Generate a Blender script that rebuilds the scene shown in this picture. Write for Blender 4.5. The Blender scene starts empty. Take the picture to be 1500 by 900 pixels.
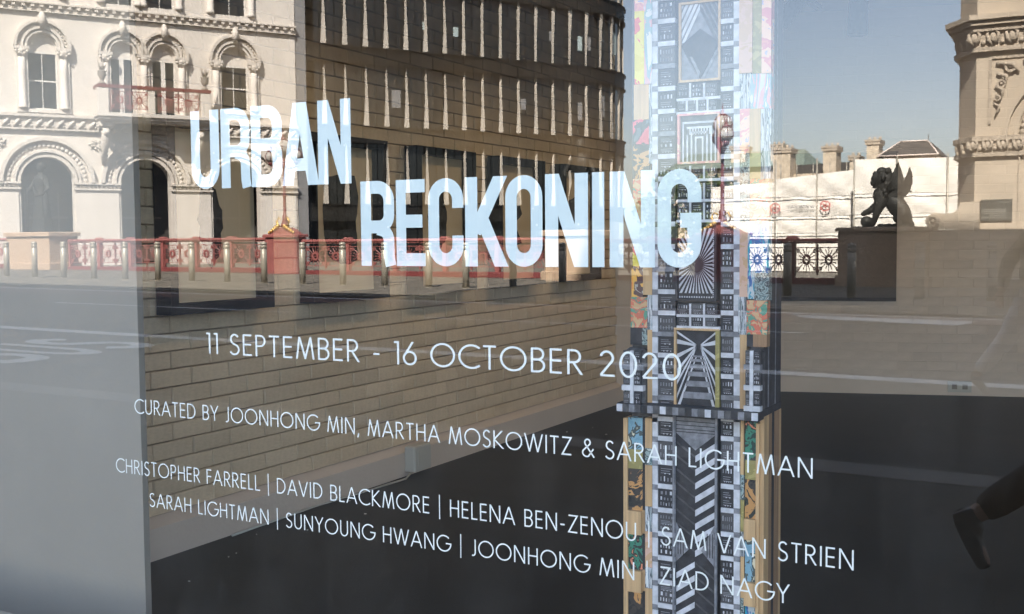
import bpy, math, random
from mathutils import Vector, Matrix
PI = math.pi; R = math.radians
sc = bpy.context.scene; col = sc.collection
rnd = random.Random(7)

# ------------------------------------------------------------------ camera, sky, sun, exposure
EYE = 1.30; F = 1617.0                      # eye height (m), focal length in photo pixels (photo 1500 px wide)
AX = Vector((0.8764, -0.0226, 0.4810)); AY = Vector((0.4814, 0.0573, -0.8746)); AZ = AX.cross(AY)
AX.normalize(); AY = (AY - AX * AY.dot(AX)).normalized(); AZ = AX.cross(AY)
camd = bpy.data.cameras.new('camera'); cam = bpy.data.objects.new('camera', camd); col.objects.link(cam)
m = Matrix((AX, AY, AZ)).to_4x4(); m.translation = Vector((0, 0, EYE)); cam.matrix_world = m
camd.sensor_width = 36; camd.lens = F / 1500 * 36; camd.clip_start = 0.05; camd.clip_end = 3000
sc.camera = cam

SUN_EL, SUN_AZ = R(45), R(74.5)             # azimuth measured from +X towards +Y (the sun stands behind the shop)
sdir = Vector((math.cos(SUN_AZ) * math.cos(SUN_EL), math.sin(SUN_AZ) * math.cos(SUN_EL), math.sin(SUN_EL)))
w = bpy.data.worlds.new("World"); sc.world = w; w.use_nodes = True
nt = w.node_tree; bg = nt.nodes['Background']; sky = nt.nodes.new('ShaderNodeTexSky')
sky.sky_type = 'NISHITA'; sky.sun_disc = False; sky.sun_elevation = SUN_EL; sky.sun_rotation = PI / 2 - SUN_AZ
sky.air_density = 1.0; sky.dust_density = 1.6; sky.ozone_density = 1.2
hs = nt.nodes.new('ShaderNodeHueSaturation'); hs.inputs['Saturation'].default_value = 0.74; hs.inputs['Value'].default_value = 1.0
nt.links.new(sky.outputs[0], hs.inputs['Color']); nt.links.new(hs.outputs[0], bg.inputs[0]); bg.inputs[1].default_value = 0.085
sl = bpy.data.lights.new('sun', 'SUN'); sl.energy = 5.0; sl.angle = R(0.53); sl.color = (1.0, 0.93, 0.83)
so = bpy.data.objects.new('sun', sl); so.rotation_euler = sdir.to_track_quat('Z', 'Y').to_euler(); so.location = (10, 30, 40); col.objects.link(so)
sc.view_settings.view_transform = 'Standard'; sc.view_settings.look = 'None'; sc.view_settings.gamma = 1
sc.view_settings.exposure = 3.45
cy = sc.cycles
cy.use_denoising = True; cy.max_bounces = 8; cy.diffuse_bounces = 4; cy.glossy_bounces = 4; cy.transmission_bounces = 4
cy.transparent_max_bounces = 12; cy.caustics_reflective = False; cy.caustics_refractive = False; cy.sample_clamp_indirect = 8
SPOT_W = 2.5
GLASS_Y = 2.2                                # the shop window stands at y = 2.2; the street lies at y < 2.2

# ------------------------------------------------------------------ survey helpers: photo measurements to metres at a known depth
def ray(px, py):
    v = Vector((px - 750, 450 - py, -F)); return Vector((AX.dot(v), AY.dot(v), AZ.dot(v)))
def inside(px, py, y):                       # a point of the room at depth y behind the camera plane -> (x, z)
    r = ray(px, py); t = y / r.y; return r.x * t, EYE + r.z * t
SL = 0.0072                                  # the viaduct falls gently along the street
def gz(x): return -SL * x
def far(px, py, d):                          # a point of the street seen by way of the window, d metres along the folded path
    x, z = inside(px, py, d); return x, 2 * GLASS_Y - d, z

# ------------------------------------------------------------------ materials
mats = {}
def newmat(name):
    m = bpy.data.materials.new(name); m.use_nodes = True; mats[name] = m
    return m, m.node_tree, m.node_tree.nodes['Principled BSDF']
def mat(name, c, rough=0.8, var=0.15, scale=6.0, bump=0.15, bscale=40.0, metal=0.0, spec=0.5, dirt=0.0):
    if name in mats: return mats[name]
    m, t, b = newmat(name); N = t.nodes.new; L = t.links.new
    b.inputs['Roughness'].default_value = rough; b.inputs['Metallic'].default_value = metal
    b.inputs['Specular IOR Level'].default_value = spec
    tc = N('ShaderNodeTexCoord'); n1 = N('ShaderNodeTexNoise'); n1.inputs['Scale'].default_value = scale; n1.inputs['Detail'].default_value = 6
    L(tc.outputs['Object'], n1.inputs['Vector'])
    r = N('ShaderNodeValToRGB'); r.color_ramp.elements[0].position = 0.3; r.color_ramp.elements[1].position = 0.7
    r.color_ramp.elements[0].color = (*[x * (1 - var) for x in c], 1); r.color_ramp.elements[1].color = (*[min(1, x * (1 + var)) for x in c], 1)
    L(n1.outputs['Fac'], r.inputs['Fac']); out = r.outputs['Color']
    if dirt:
        n3 = N('ShaderNodeTexNoise'); n3.inputs['Scale'].default_value = scale * 0.25; n3.inputs['Detail'].default_value = 10; n3.inputs['Roughness'].default_value = 0.7
        mp = N('ShaderNodeMapping'); mp.inputs['Scale'].default_value = (1, 1, 0.35)
        L(tc.outputs['Object'], mp.inputs['Vector']); L(mp.outputs['Vector'], n3.inputs['Vector'])
        r3 = N('ShaderNodeValToRGB'); r3.color_ramp.elements[0].position = 0.45; r3.color_ramp.elements[1].position = 0.75
        r3.color_ramp.elements[0].color = (1, 1, 1, 1); r3.color_ramp.elements[1].color = (1 - dirt, 1 - dirt, 1 - dirt * 1.1, 1)
        L(n3.outputs['Fac'], r3.inputs['Fac'])
        mx = N('ShaderNodeMixRGB'); mx.blend_type = 'MULTIPLY'; mx.inputs[0].default_value = 1
        L(out, mx.inputs[1]); L(r3.outputs['Color'], mx.inputs[2]); out = mx.outputs[0]
    if name in ('painted_brick', 'white_paint_wall', 'white_sheeting', 'pale_fin', 'brushed_steel', 'light_red_paint', 'dark_glazing'):
        oi = N('ShaderNodeObjectInfo'); mr = N('ShaderNodeMapRange'); amp = .09 if name == 'painted_brick' else .05; mr.inputs[3].default_value = 1 - amp; mr.inputs[4].default_value = 1 + amp; L(oi.outputs['Random'], mr.inputs[0])
        mq = N('ShaderNodeMixRGB'); mq.blend_type = 'MULTIPLY'; mq.inputs[0].default_value = 1; L(out, mq.inputs[1]); L(mr.outputs[0], mq.inputs[2]); out = mq.outputs[0]
    L(out, b.inputs['Base Color'])
    if bump:
        n2 = N('ShaderNodeTexNoise'); n2.inputs['Scale'].default_value = bscale; n2.inputs['Detail'].default_value = 5
        L(tc.outputs['Object'], n2.inputs['Vector']); bp = N('ShaderNodeBump'); bp.inputs['Strength'].default_value = bump; bp.inputs['Distance'].default_value = 0.02
        L(n2.outputs['Fac'], bp.inputs['Height']); L(bp.outputs['Normal'], b.inputs['Normal'])
    return m
def collage(name, cols, scale=18.0, rough=0.55, stretch=(1, 1, 1), dist=1.5):
    """printed paper: irregular patches of several inks"""
    if name in mats: return mats[name]
    m, t, b = newmat(name); N = t.nodes.new; L = t.links.new
    tc = N('ShaderNodeTexCoord'); mp = N('ShaderNodeMapping'); mp.inputs['Scale'].default_value = stretch
    L(tc.outputs['Object'], mp.inputs['Vector'])
    n = N('ShaderNodeTexNoise'); n.inputs['Scale'].default_value = scale * 1.9; n.inputs['Detail'].default_value = 7; n.inputs['Distortion'].default_value = dist
    L(mp.outputs['Vector'], n.inputs['Vector'])
    r = N('ShaderNodeValToRGB'); r.color_ramp.interpolation = 'CONSTANT' if len(cols) < 6 else 'LINEAR'
    k = len(cols); e = r.color_ramp.elements
    while len(e) < k: e.new(0.5)
    for i, c in enumerate(cols): e[i].position = 0.30 + 0.42 * i / k; e[i].color = (*c, 1)
    L(n.outputs['Fac'], r.inputs['Fac']); L(r.outputs['Color'], b.inputs['Base Color'])
    b.inputs['Roughness'].default_value = rough
    return m
def wood(name, c, rough=0.6):
    if name in mats: return mats[name]
    m, t, b = newmat(name); N = t.nodes.new; L = t.links.new
    tc = N('ShaderNodeTexCoord'); mp = N('ShaderNodeMapping'); mp.inputs['Scale'].default_value = (60, 60, 2.5)
    n = N('ShaderNodeTexNoise'); n.inputs['Scale'].default_value = 1.5; n.inputs['Detail'].default_value = 6
    L(tc.outputs['Object'], mp.inputs['Vector']); L(mp.outputs['Vector'], n.inputs['Vector'])
    r = N('ShaderNodeValToRGB'); r.color_ramp.elements[0].position = .3; r.color_ramp.elements[1].position = .7
    r.color_ramp.elements[0].color = (*[x * .72 for x in c], 1); r.color_ramp.elements[1].color = (*[min(1, x * 1.12) for x in c], 1)
    L(n.outputs['Fac'], r.inputs['Fac']); L(r.outputs['Color'], b.inputs['Base Color']); b.inputs['Roughness'].default_value = rough
    return m
M = dict(
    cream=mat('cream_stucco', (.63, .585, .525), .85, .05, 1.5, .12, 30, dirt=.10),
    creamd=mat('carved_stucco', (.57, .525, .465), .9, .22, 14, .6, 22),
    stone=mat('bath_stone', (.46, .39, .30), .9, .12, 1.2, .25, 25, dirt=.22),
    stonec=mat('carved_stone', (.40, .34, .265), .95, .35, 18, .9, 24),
    sash=mat('sash_paint', (.62, .60, .56), .5, .05),
    pane=mat('dark_glazing', (.014, .015, .015), .07, .3, .4, 0, spec=.4),
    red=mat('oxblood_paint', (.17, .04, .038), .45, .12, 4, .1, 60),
    redl=mat('light_red_paint', (.27, .085, .075), .5, .12, 4, .1, 60),
    gold=mat('gilding', (.72, .46, .14), .4, .3, 30, .5, 50, metal=.6),
    bronze=mat('dark_bronze', (.022, .022, .019), .6, .35, 5, .4, 20, metal=.4),
    bronze2=mat('weathered_bronze', (.12, .10, .07), .6, .35, 5, .4, 20, metal=.2),
    steel=mat('brushed_steel', (.34, .31, .25), .4, .08, 8, .05, 200, metal=.2),
    steeld=mat('dark_steel_groove', (.08, .08, .08), .5, .1),
    granite=mat('tan_granite', (.40, .29, .20), .7, .16, 30, .15, 80, dirt=.12),
    greyg=mat('grey_granite', (.24, .21, .18), .7, .16, 30, .15, 80),
    nearpave=mat('near_paving', (.085, .075, .06), .9, .25, 2.2, .4, 60, dirt=.3),
    asphalt=mat('asphalt', (.06, .058, .055), .9, .16, 60, .5, 180, dirt=.25),
    redroad=mat('red_asphalt', (.13, .07, .06), .9, .2, 40, .4, 150),
    paving=mat('york_stone_paving', (.14, .125, .10), .85, .14, 2.2, .3, 60, dirt=.2),
    kerb=mat('granite_kerb', (.20, .18, .155), .8, .15, 20, .2, 80),
    roadw=mat('road_paint', (.80, .78, .72), .7, .18, 20, .2, 90, dirt=.3),
    yellow=mat('yellow_line', (.55, .40, .10), .7, .18, 20, .2, 90),
    darkf=mat('bronze_cladding', (.014, .013, .011), .5, .3, 2, .1, 10, spec=.2),
    fin=mat('pale_fin', (.52, .475, .40), .6, .04, 3, 0),
    grey=mat('grey_party_wall', (.20, .20, .20), .8, .1, 2, .2, 20),
    sheet=mat('white_sheeting', (.78, .75, .68), .6, .06, 1.2, .5, 3),
    slate=mat('slate_roof', (.05, .046, .042), .7, .2, 3, .3, 12),
    copper=mat('green_copper_roof', (.17, .21, .17), .7, .15, 1, .2, 8),
    brickc=mat('stock_brick_chimney', (.52, .44, .33), .9, .2, 4, .4, 12),
    white=mat('white_paint_wall', (.66, .56, .49), .8, .05, 2, .1, 50),  # warm light of the room is put into this white
    panelw=mat('display_panel_paint', (.30, .27, .24), .7, .03, 3, .05, 60, dirt=.05),
    paintb=mat('painted_brick', (.70, .56, .40), .85, .07, 9, .25, 60),  # white brick and mortar tinted warm; the room's warm light sits in the paint
    mortar=mat('painted_mortar', (.52, .42, .30), .95, .1, 20, .3, 90),
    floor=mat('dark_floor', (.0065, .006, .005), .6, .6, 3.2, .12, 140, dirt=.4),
    black=mat('black_frame', (.004, .004, .004), .8, .2, spec=.1),
    mount=mat('picture_mount', (.62, .50, .35), .8, .04, 3, .05, 40),
    ink=mat('charcoal_drawing', (.018, .017, .016), .9, .8, 22, .2, 60),
    ceil=mat('ceiling_paint', (.55, .55, .55), .9, .03),
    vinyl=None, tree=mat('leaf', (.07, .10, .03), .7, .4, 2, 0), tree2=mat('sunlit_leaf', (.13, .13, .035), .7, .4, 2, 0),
    bark=mat('bark', (.08, .06, .04), .9, .3, 10, .6, 20),
    mort=mat('shop_facade', (.32, .29, .25), .85, .1, 1, .2, 20),
    skin=mat('skin', (.50, .30, .21), .55, .06), denim=mat('pale_denim', (.80, .80, .84), .9, .1, 12, .4, 90),
    olive=mat('olive_jacket', (.17, .14, .09), .9, .15, 8, .4, 60), hair=mat('dark_hair', (.02, .014, .01), .5, .4, 60, .4, 90),
    boot=mat('black_boot', (.012, .011, .010), .4, .2), coat=mat('dark_coat', (.02, .02, .022), .85, .15, 8, .3, 60),
    tights=mat('brown_tights', (.03, .02, .017), .8, .1),
    plastic=mat('white_plastic', (.50, .48, .44), .4, .03, 3, 0), lampglass=mat('opal_lamp_glass', (.42, .40, .36), .15, .1, 3, 0),
    plaque=mat('dark_plaque', (.05, .055, .05), .4, .1), plaquet=mat('plaque_letter', (.35, .34, .30), .5, .05),
    logo=mat('red_logo_print', (.55, .16, .14), .7, .05), logot=mat('dark_print', (.10, .10, .10), .7, .05),
    # collage papers on the totem
    pw=mat('white_print', (.60, .60, .66), .6, .22, 40, 0), pg=mat('grey_print', (.22, .22, .25), .6, .35, 60, 0),
    pk=mat('black_print', (.025, .025, .032), .6, .5, 40, 0), pk2=mat('charcoal_print', (.07, .068, .075), .6, .5, 50, 0),
)
wd = wood('pale_timber', (.62, .40, .21)); wd2 = wood('brown_timber', (.34, .20, .11))
C1 = collage('paper_yellow_red', [(.75, .60, .06), (.80, .66, .10), (.72, .12, .10), (.78, .62, .12)], 9, dist=.6)
C2 = collage('paper_pink', [(.80, .36, .32), (.72, .28, .30), (.85, .55, .42), (.45, .40, .55)], 9)
C3 = collage('paper_red_black', [(.62, .07, .10), (.66, .10, .14), (.05, .05, .05), (.10, .12, .14)], 8)
C4 = collage('paper_blue', [(.18, .34, .46), (.22, .40, .52), (.08, .10, .10), (.72, .66, .50)], 12)
C5 = collage('paper_green_black', [(.02, .05, .045), (.04, .22, .15), (.03, .03, .03), (.75, .28, .16)], 14)
C6 = collage('paper_night', [(.02, .02, .02), (.05, .04, .035), (.55, .28, .10), (.02, .03, .03)], 10)
C7 = collage('paper_sea', [(.02, .38, .50), (.05, .16, .40), (.50, .55, .58), (.05, .30, .42)], 11, stretch=(2.2, 1, .6))
C8 = collage('paper_orange', [(.78, .26, .05), (.84, .45, .10), (.10, .05, .05), (.5, .45, .4)], 10)
C9 = collage('paper_splash', [(.60, .39, .22), (.60, .39, .22), (.62, .16, .10), (.10, .30, .22), (.60, .39, .22)], 14)
C10 = collage('paper_mustard', [(.40, .34, .13), (.32, .27, .10), (.46, .38, .15)], 10)
C11 = collage('paper_strip_blue_grey', [(.30, .36, .42), (.62, .62, .66), (.10, .12, .14), (.36, .42, .44)], 20, stretch=(4, 1, .3))
C12 = collage('paper_lilac_white', [(.66, .62, .66), (.72, .40, .42), (.30, .42, .46), (.70, .68, .70)], 6, stretch=(3, 1, .6))
C13 = collage('paper_street_map', [(.10, .16, .18), (.30, .38, .38), (.05, .07, .08), (.48, .52, .50)], 30)
C14 = collage('paper_pinkish_wood', [(.62, .40, .26), (.68, .44, .34), (.60, .38, .22)], 8)

def glassmat():
    m, t, b = newmat('window_glass'); N = t.nodes.new; L = t.links.new; t.nodes.remove(b)
    g = N('ShaderNodeNewGeometry'); d = N('ShaderNodeVectorMath'); d.operation = 'DOT_PRODUCT'
    L(g.outputs['Normal'], d.inputs[0]); L(g.outputs['Incoming'], d.inputs[1])
    def mt(op, a, c=None):
        n = N('ShaderNodeMath'); n.operation = op
        for i, v in enumerate((a, c)):
            if v is None: continue
            if isinstance(v, (int, float)): n.inputs[i].default_value = v
            else: L(v, n.inputs[i])
        return n.outputs[0]
    c = mt('ABSOLUTE', d.outputs['Value']); s = mt('POWER', mt('SUBTRACT', 1.0, c), 5.0)
    F0 = 0.092; fac = mt('ADD', mt('MULTIPLY', s, 1 - F0), F0)
    tr = N('ShaderNodeBsdfTransparent'); tr.inputs[0].default_value = (.97, .98, .97, 1)
    gl = N('ShaderNodeBsdfGlossy'); gl.inputs['Roughness'].default_value = 0; gl.inputs['Color'].default_value = (.98, .98, 1, 1)
    mx = N('ShaderNodeMixShader'); L(fac, mx.inputs[0]); L(tr.outputs[0], mx.inputs[1]); L(gl.outputs[0], mx.inputs[2])
    # a thin film of dust and wiping streaks on the outer face
    tc = N('ShaderNodeTexCoord'); mp = N('ShaderNodeMapping'); mp.inputs['Scale'].default_value = (1.0, 1, .35); mp.inputs['Rotation'].default_value = (0, .5, 0); L(tc.outputs['Object'], mp.inputs['Vector'])
    n = N('ShaderNodeTexNoise'); n.inputs['Scale'].default_value = 5; n.inputs['Detail'].default_value = 9; n.inputs['Roughness'].default_value = .7; L(mp.outputs['Vector'], n.inputs['Vector'])
    n2 = N('ShaderNodeTexNoise'); n2.inputs['Scale'].default_value = 260; L(tc.outputs['Object'], n2.inputs['Vector'])
    f1 = mt('MULTIPLY', mt('MAXIMUM', mt('SUBTRACT', n.outputs['Fac'], .42), 0.0), .05); f2 = mt('MULTIPLY', mt('MAXIMUM', mt('SUBTRACT', n2.outputs['Fac'], .70), 0.0), .5)
    df = N('ShaderNodeBsdfDiffuse'); df.inputs[0].default_value = (.8, .78, .74, 1); m3 = N('ShaderNodeMixShader'); L(mt('ADD', f1, f2), m3.inputs[0]); L(mx.outputs[0], m3.inputs[1]); L(df.outputs[0], m3.inputs[2]); mx = m3
    L(mx.outputs[0], t.nodes['Material Output'].inputs['Surface'])
    m2, t2, b2 = newmat('window_glass_inner_face'); t2.nodes.remove(b2)
    tr = t2.nodes.new('ShaderNodeBsdfTransparent'); tr.inputs[0].default_value = (.98, .99, .98, 1)
    t2.links.new(tr.outputs[0], t2.nodes['Material Output'].inputs['Surface'])
    return m, m2
GL, GL2 = glassmat()
def vinylmat(spots):
    m, t, b = newmat('vinyl_lettering' + ('_with_air_bubbles' if spots else '')); N = t.nodes.new; L = t.links.new
    b.inputs['Roughness'].default_value = .5
    base = (.68, .775, .81) if spots else (.88, .90, .90)
    b.inputs['Base Color'].default_value = (*base, 1)
    if spots:
        tc = N('ShaderNodeTexCoord'); v = N('ShaderNodeTexVoronoi'); v.inputs['Scale'].default_value = 30
        L(tc.outputs['Object'], v.inputs['Vector'])
        n = N('ShaderNodeTexNoise'); n.inputs['Scale'].default_value = 14; L(tc.outputs['Object'], n.inputs['Vector'])
        mm = N('ShaderNodeMath'); mm.operation = 'MULTIPLY_ADD'; mm.inputs[1].default_value = .42; mm.inputs[2].default_value = -.095; L(n.outputs['Fac'], mm.inputs[0])
        lt = N('ShaderNodeMath'); lt.operation = 'SUBTRACT'; L(mm.outputs[0], lt.inputs[0]); L(v.outputs['Distance'], lt.inputs[1])
        ml = N('ShaderNodeMath'); ml.operation = 'MULTIPLY'; ml.use_clamp = True; ml.inputs[1].default_value = 14; L(lt.outputs[0], ml.inputs[0])
        mx = N('ShaderNodeMixRGB'); mx.inputs[1].default_value = (*base, 1); mx.inputs[2].default_value = (.96, .98, .98, 1)
        L(ml.outputs[0], mx.inputs[0]); L(mx.outputs[0], b.inputs['Base Color'])
    return m
VB, VS = vinylmat(True), vinylmat(False)

# ------------------------------------------------------------------ object helpers
def tag(o, label=None, cat=None, group=None, kind=None):
    if label: o['label'] = label
    if cat: o['category'] = cat
    if group: o['group'] = group
    if kind: o['kind'] = kind
    return o
def empty(name, loc=(0, 0, 0), rz=0, label=None, cat=None, group=None):
    o = bpy.data.objects.new(name, None); col.objects.link(o); o.location = loc; o.rotation_euler = (0, 0, rz); o.empty_display_size = .2
    return tag(o, label, cat, group)
class MB:
    def __init__(s): s.v = []; s.f = []; s.mi = []; s.sm = []
    def add(s, vs, fs, mi=0, smooth=False):
        b = len(s.v); s.v += [tuple(p) for p in vs]; s.f += [tuple(b + i for i in f) for f in fs]; s.mi += [mi] * len(fs); s.sm += [smooth] * len(fs); return s
    def box(s, x0, x1, y0, y1, z0, z1, mi=0):
        return s.add([(x0, y0, z0), (x1, y0, z0), (x1, y1, z0), (x0, y1, z0), (x0, y0, z1), (x1, y0, z1), (x1, y1, z1), (x0, y1, z1)],
                     [(0, 3, 2, 1), (4, 5, 6, 7), (0, 1, 5, 4), (1, 2, 6, 5), (2, 3, 7, 6), (3, 0, 4, 7)], mi)
    def bev(s, x0, x1, y0, y1, z0, z1, b=.01, mi=0):        # box whose four upright edges and top are chamfered
        def ring(i, z): return [(x0 + i, y0 + i + b, z), (x0 + i + b, y0 + i, z), (x1 - i - b, y0 + i, z), (x1 - i, y0 + i + b, z), (x1 - i, y1 - i - b, z), (x1 - i - b, y1 - i, z), (x0 + i + b, y1 - i, z), (x0 + i, y1 - i - b, z)]
        vs = ring(0, z0) + ring(0, z1 - b) + ring(b, z1)
        fs = [tuple(range(7, -1, -1))] + [tuple(16 + i for i in range(8))]
        for k in (0, 8): fs += [(k + i, k + (i + 1) % 8, k + 8 + (i + 1) % 8, k + 8 + i) for i in range(8)]
        return s.add(vs, fs, mi)
    def lathe(s, prof, c=(0, 0), n=16, mi=0, smooth=True, z0=0, sy=1.0):
        vs = []; fs = []
        for r, z in prof:
            vs += [(c[0] + r * math.cos(2 * PI * i / n), c[1] + sy * r * math.sin(2 * PI * i / n), z0 + z) for i in range(n)]
        for k in range(len(prof) - 1):
            fs += [(k * n + i, k * n + (i + 1) % n, (k + 1) * n + (i + 1) % n, (k + 1) * n + i) for i in range(n)]
        fs += [tuple(range(n - 1, -1, -1)), tuple((len(prof) - 1) * n + i for i in range(n))]
        return s.add(vs, fs, mi, smooth)
    def tube(s, pts, r, n=8, mi=0, smooth=True):
        pts = [Vector(p) for p in pts]; rs = r if isinstance(r, (list, tuple)) else [r] * len(pts); vs = []; fs = []
        for i, p in enumerate(pts):
            d = (pts[min(i + 1, len(pts) - 1)] - pts[max(i - 1, 0)]).normalized()
            a = d.cross(Vector((0, 0, 1)) if abs(d.z) < .9 else Vector((1, 0, 0))).normalized(); b = d.cross(a)
            vs += [tuple(p + rs[i] * (a * math.cos(2 * PI * k / n) + b * math.sin(2 * PI * k / n))) for k in range(n)]
        for k in range(len(pts) - 1):
            fs += [(k * n + i, k * n + (i + 1) % n, (k + 1) * n + (i + 1) % n, (k + 1) * n + i) for i in range(n)]
        fs += [tuple(range(n - 1, -1, -1)), tuple((len(pts) - 1) * n + i for i in range(n))]
        return s.add(vs, fs, mi, smooth)
    def prism(s, poly, y0, y1, mi=0):                       # polygon in x,z extruded along y
        n = len(poly); vs = [(x, y0, z) for x, z in poly] + [(x, y1, z) for x, z in poly]
        return s.add(vs, [tuple(range(n)), tuple(range(2 * n - 1, n - 1, -1))] + [(i, (i + 1) % n, n + (i + 1) % n, n + i) for i in range(n)], mi)
    def sphere(s, c, r, n=12, m=8, mi=0, sx=1, sy=1, sz=1):
        prof = [(max(.001, math.sin(PI * k / m)), -math.cos(PI * k / m)) for k in range(m + 1)]
        vs = []; fs = []
        for q, z in prof: vs += [(c[0] + r * sx * q * math.cos(2 * PI * i / n), c[1] + r * sy * q * math.sin(2 * PI * i / n), c[2] + r * sz * z) for i in range(n)]
        for k in range(m): fs += [(k * n + i, k * n + (i + 1) % n, (k + 1) * n + (i + 1) % n, (k + 1) * n + i) for i in range(n)]
        return s.add(vs, fs, mi, True)
    def arch(s, uc, zs, r0, r1, y0, y1, n=20, mi=0, a0=0, a1=PI):    # ring segment in x,z extruded along y
        vs = []; fs = []
        for i in range(n + 1):
            a = a0 + (a1 - a0) * i / n; c, q = math.cos(a), math.sin(a)
            vs += [(uc + r0 * c, y0, zs + r0 * q), (uc + r1 * c, y0, zs + r1 * q), (uc + r1 * c, y1, zs + r1 * q), (uc + r0 * c, y1, zs + r0 * q)]
        for i in range(n):
            for k in range(4): fs.append((4 * i + k, 4 * i + (k + 1) % 4, 4 * i + 4 + (k + 1) % 4, 4 * i + 4 + k))
        fs += [(0, 1, 2, 3), (4 * n + 3, 4 * n + 2, 4 * n + 1, 4 * n)]
        return s.add(vs, fs, mi)
    def mesh(s, name, m):
        me = bpy.data.meshes.new(name); me.from_pydata(s.v, [], s.f)
        for x in (m if isinstance(m, (list, tuple)) else [m]): me.materials.append(x)
        me.polygons.foreach_set('material_index', s.mi); me.polygons.foreach_set('use_smooth', s.sm); me.update(); return me
    def build(s, name, m, parent=None, loc=(0, 0, 0), rz=0, fix=True):
        me = s.mesh(name, m)
        if fix:
            import bmesh
            bm = bmesh.new(); bm.from_mesh(me); bmesh.ops.recalc_face_normals(bm, faces=bm.faces); bm.to_mesh(me); bm.free()
        o = bpy.data.objects.new(name, me); col.objects.link(o); o.parent = parent; o.location = loc; o.rotation_euler = (0, 0, rz); return o
def inst(name, me, parent=None, loc=(0, 0, 0), rz=0, scale=None):
    o = bpy.data.objects.new(name, me); col.objects.link(o); o.parent = parent; o.location = loc; o.rotation_euler = (0, 0, rz)
    if scale: o.scale = scale
    return o
def kids(o): return [c for c in bpy.data.objects if c.parent == o]
def copy_tree(o, parent=None, _k=None):
    if _k is None:
        _k = {}
        for c in bpy.data.objects:
            if c.parent: _k.setdefault(c.parent.name, []).append(c)
    c = o.copy(); col.objects.link(c); c.parent = parent
    for ch in _k.get(o.name, []): copy_tree(ch, c, _k)
    return c
def clip(poly, x0, x1, z0, z1):
    for ax, lim, sg in ((0, x0, 1), (0, x1, -1), (1, z0, 1), (1, z1, -1)):
        out = []
        for i in range(len(poly)):
            a, b = poly[i - 1], poly[i]; da, db = sg * (a[ax] - lim), sg * (b[ax] - lim)
            if (da >= 0) != (db >= 0):
                t = da / (da - db); out.append((a[0] + (b[0] - a[0]) * t, a[1] + (b[1] - a[1]) * t))
            if db >= 0: out.append(b)
        poly = out
        if not poly: return []
    return poly

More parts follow.
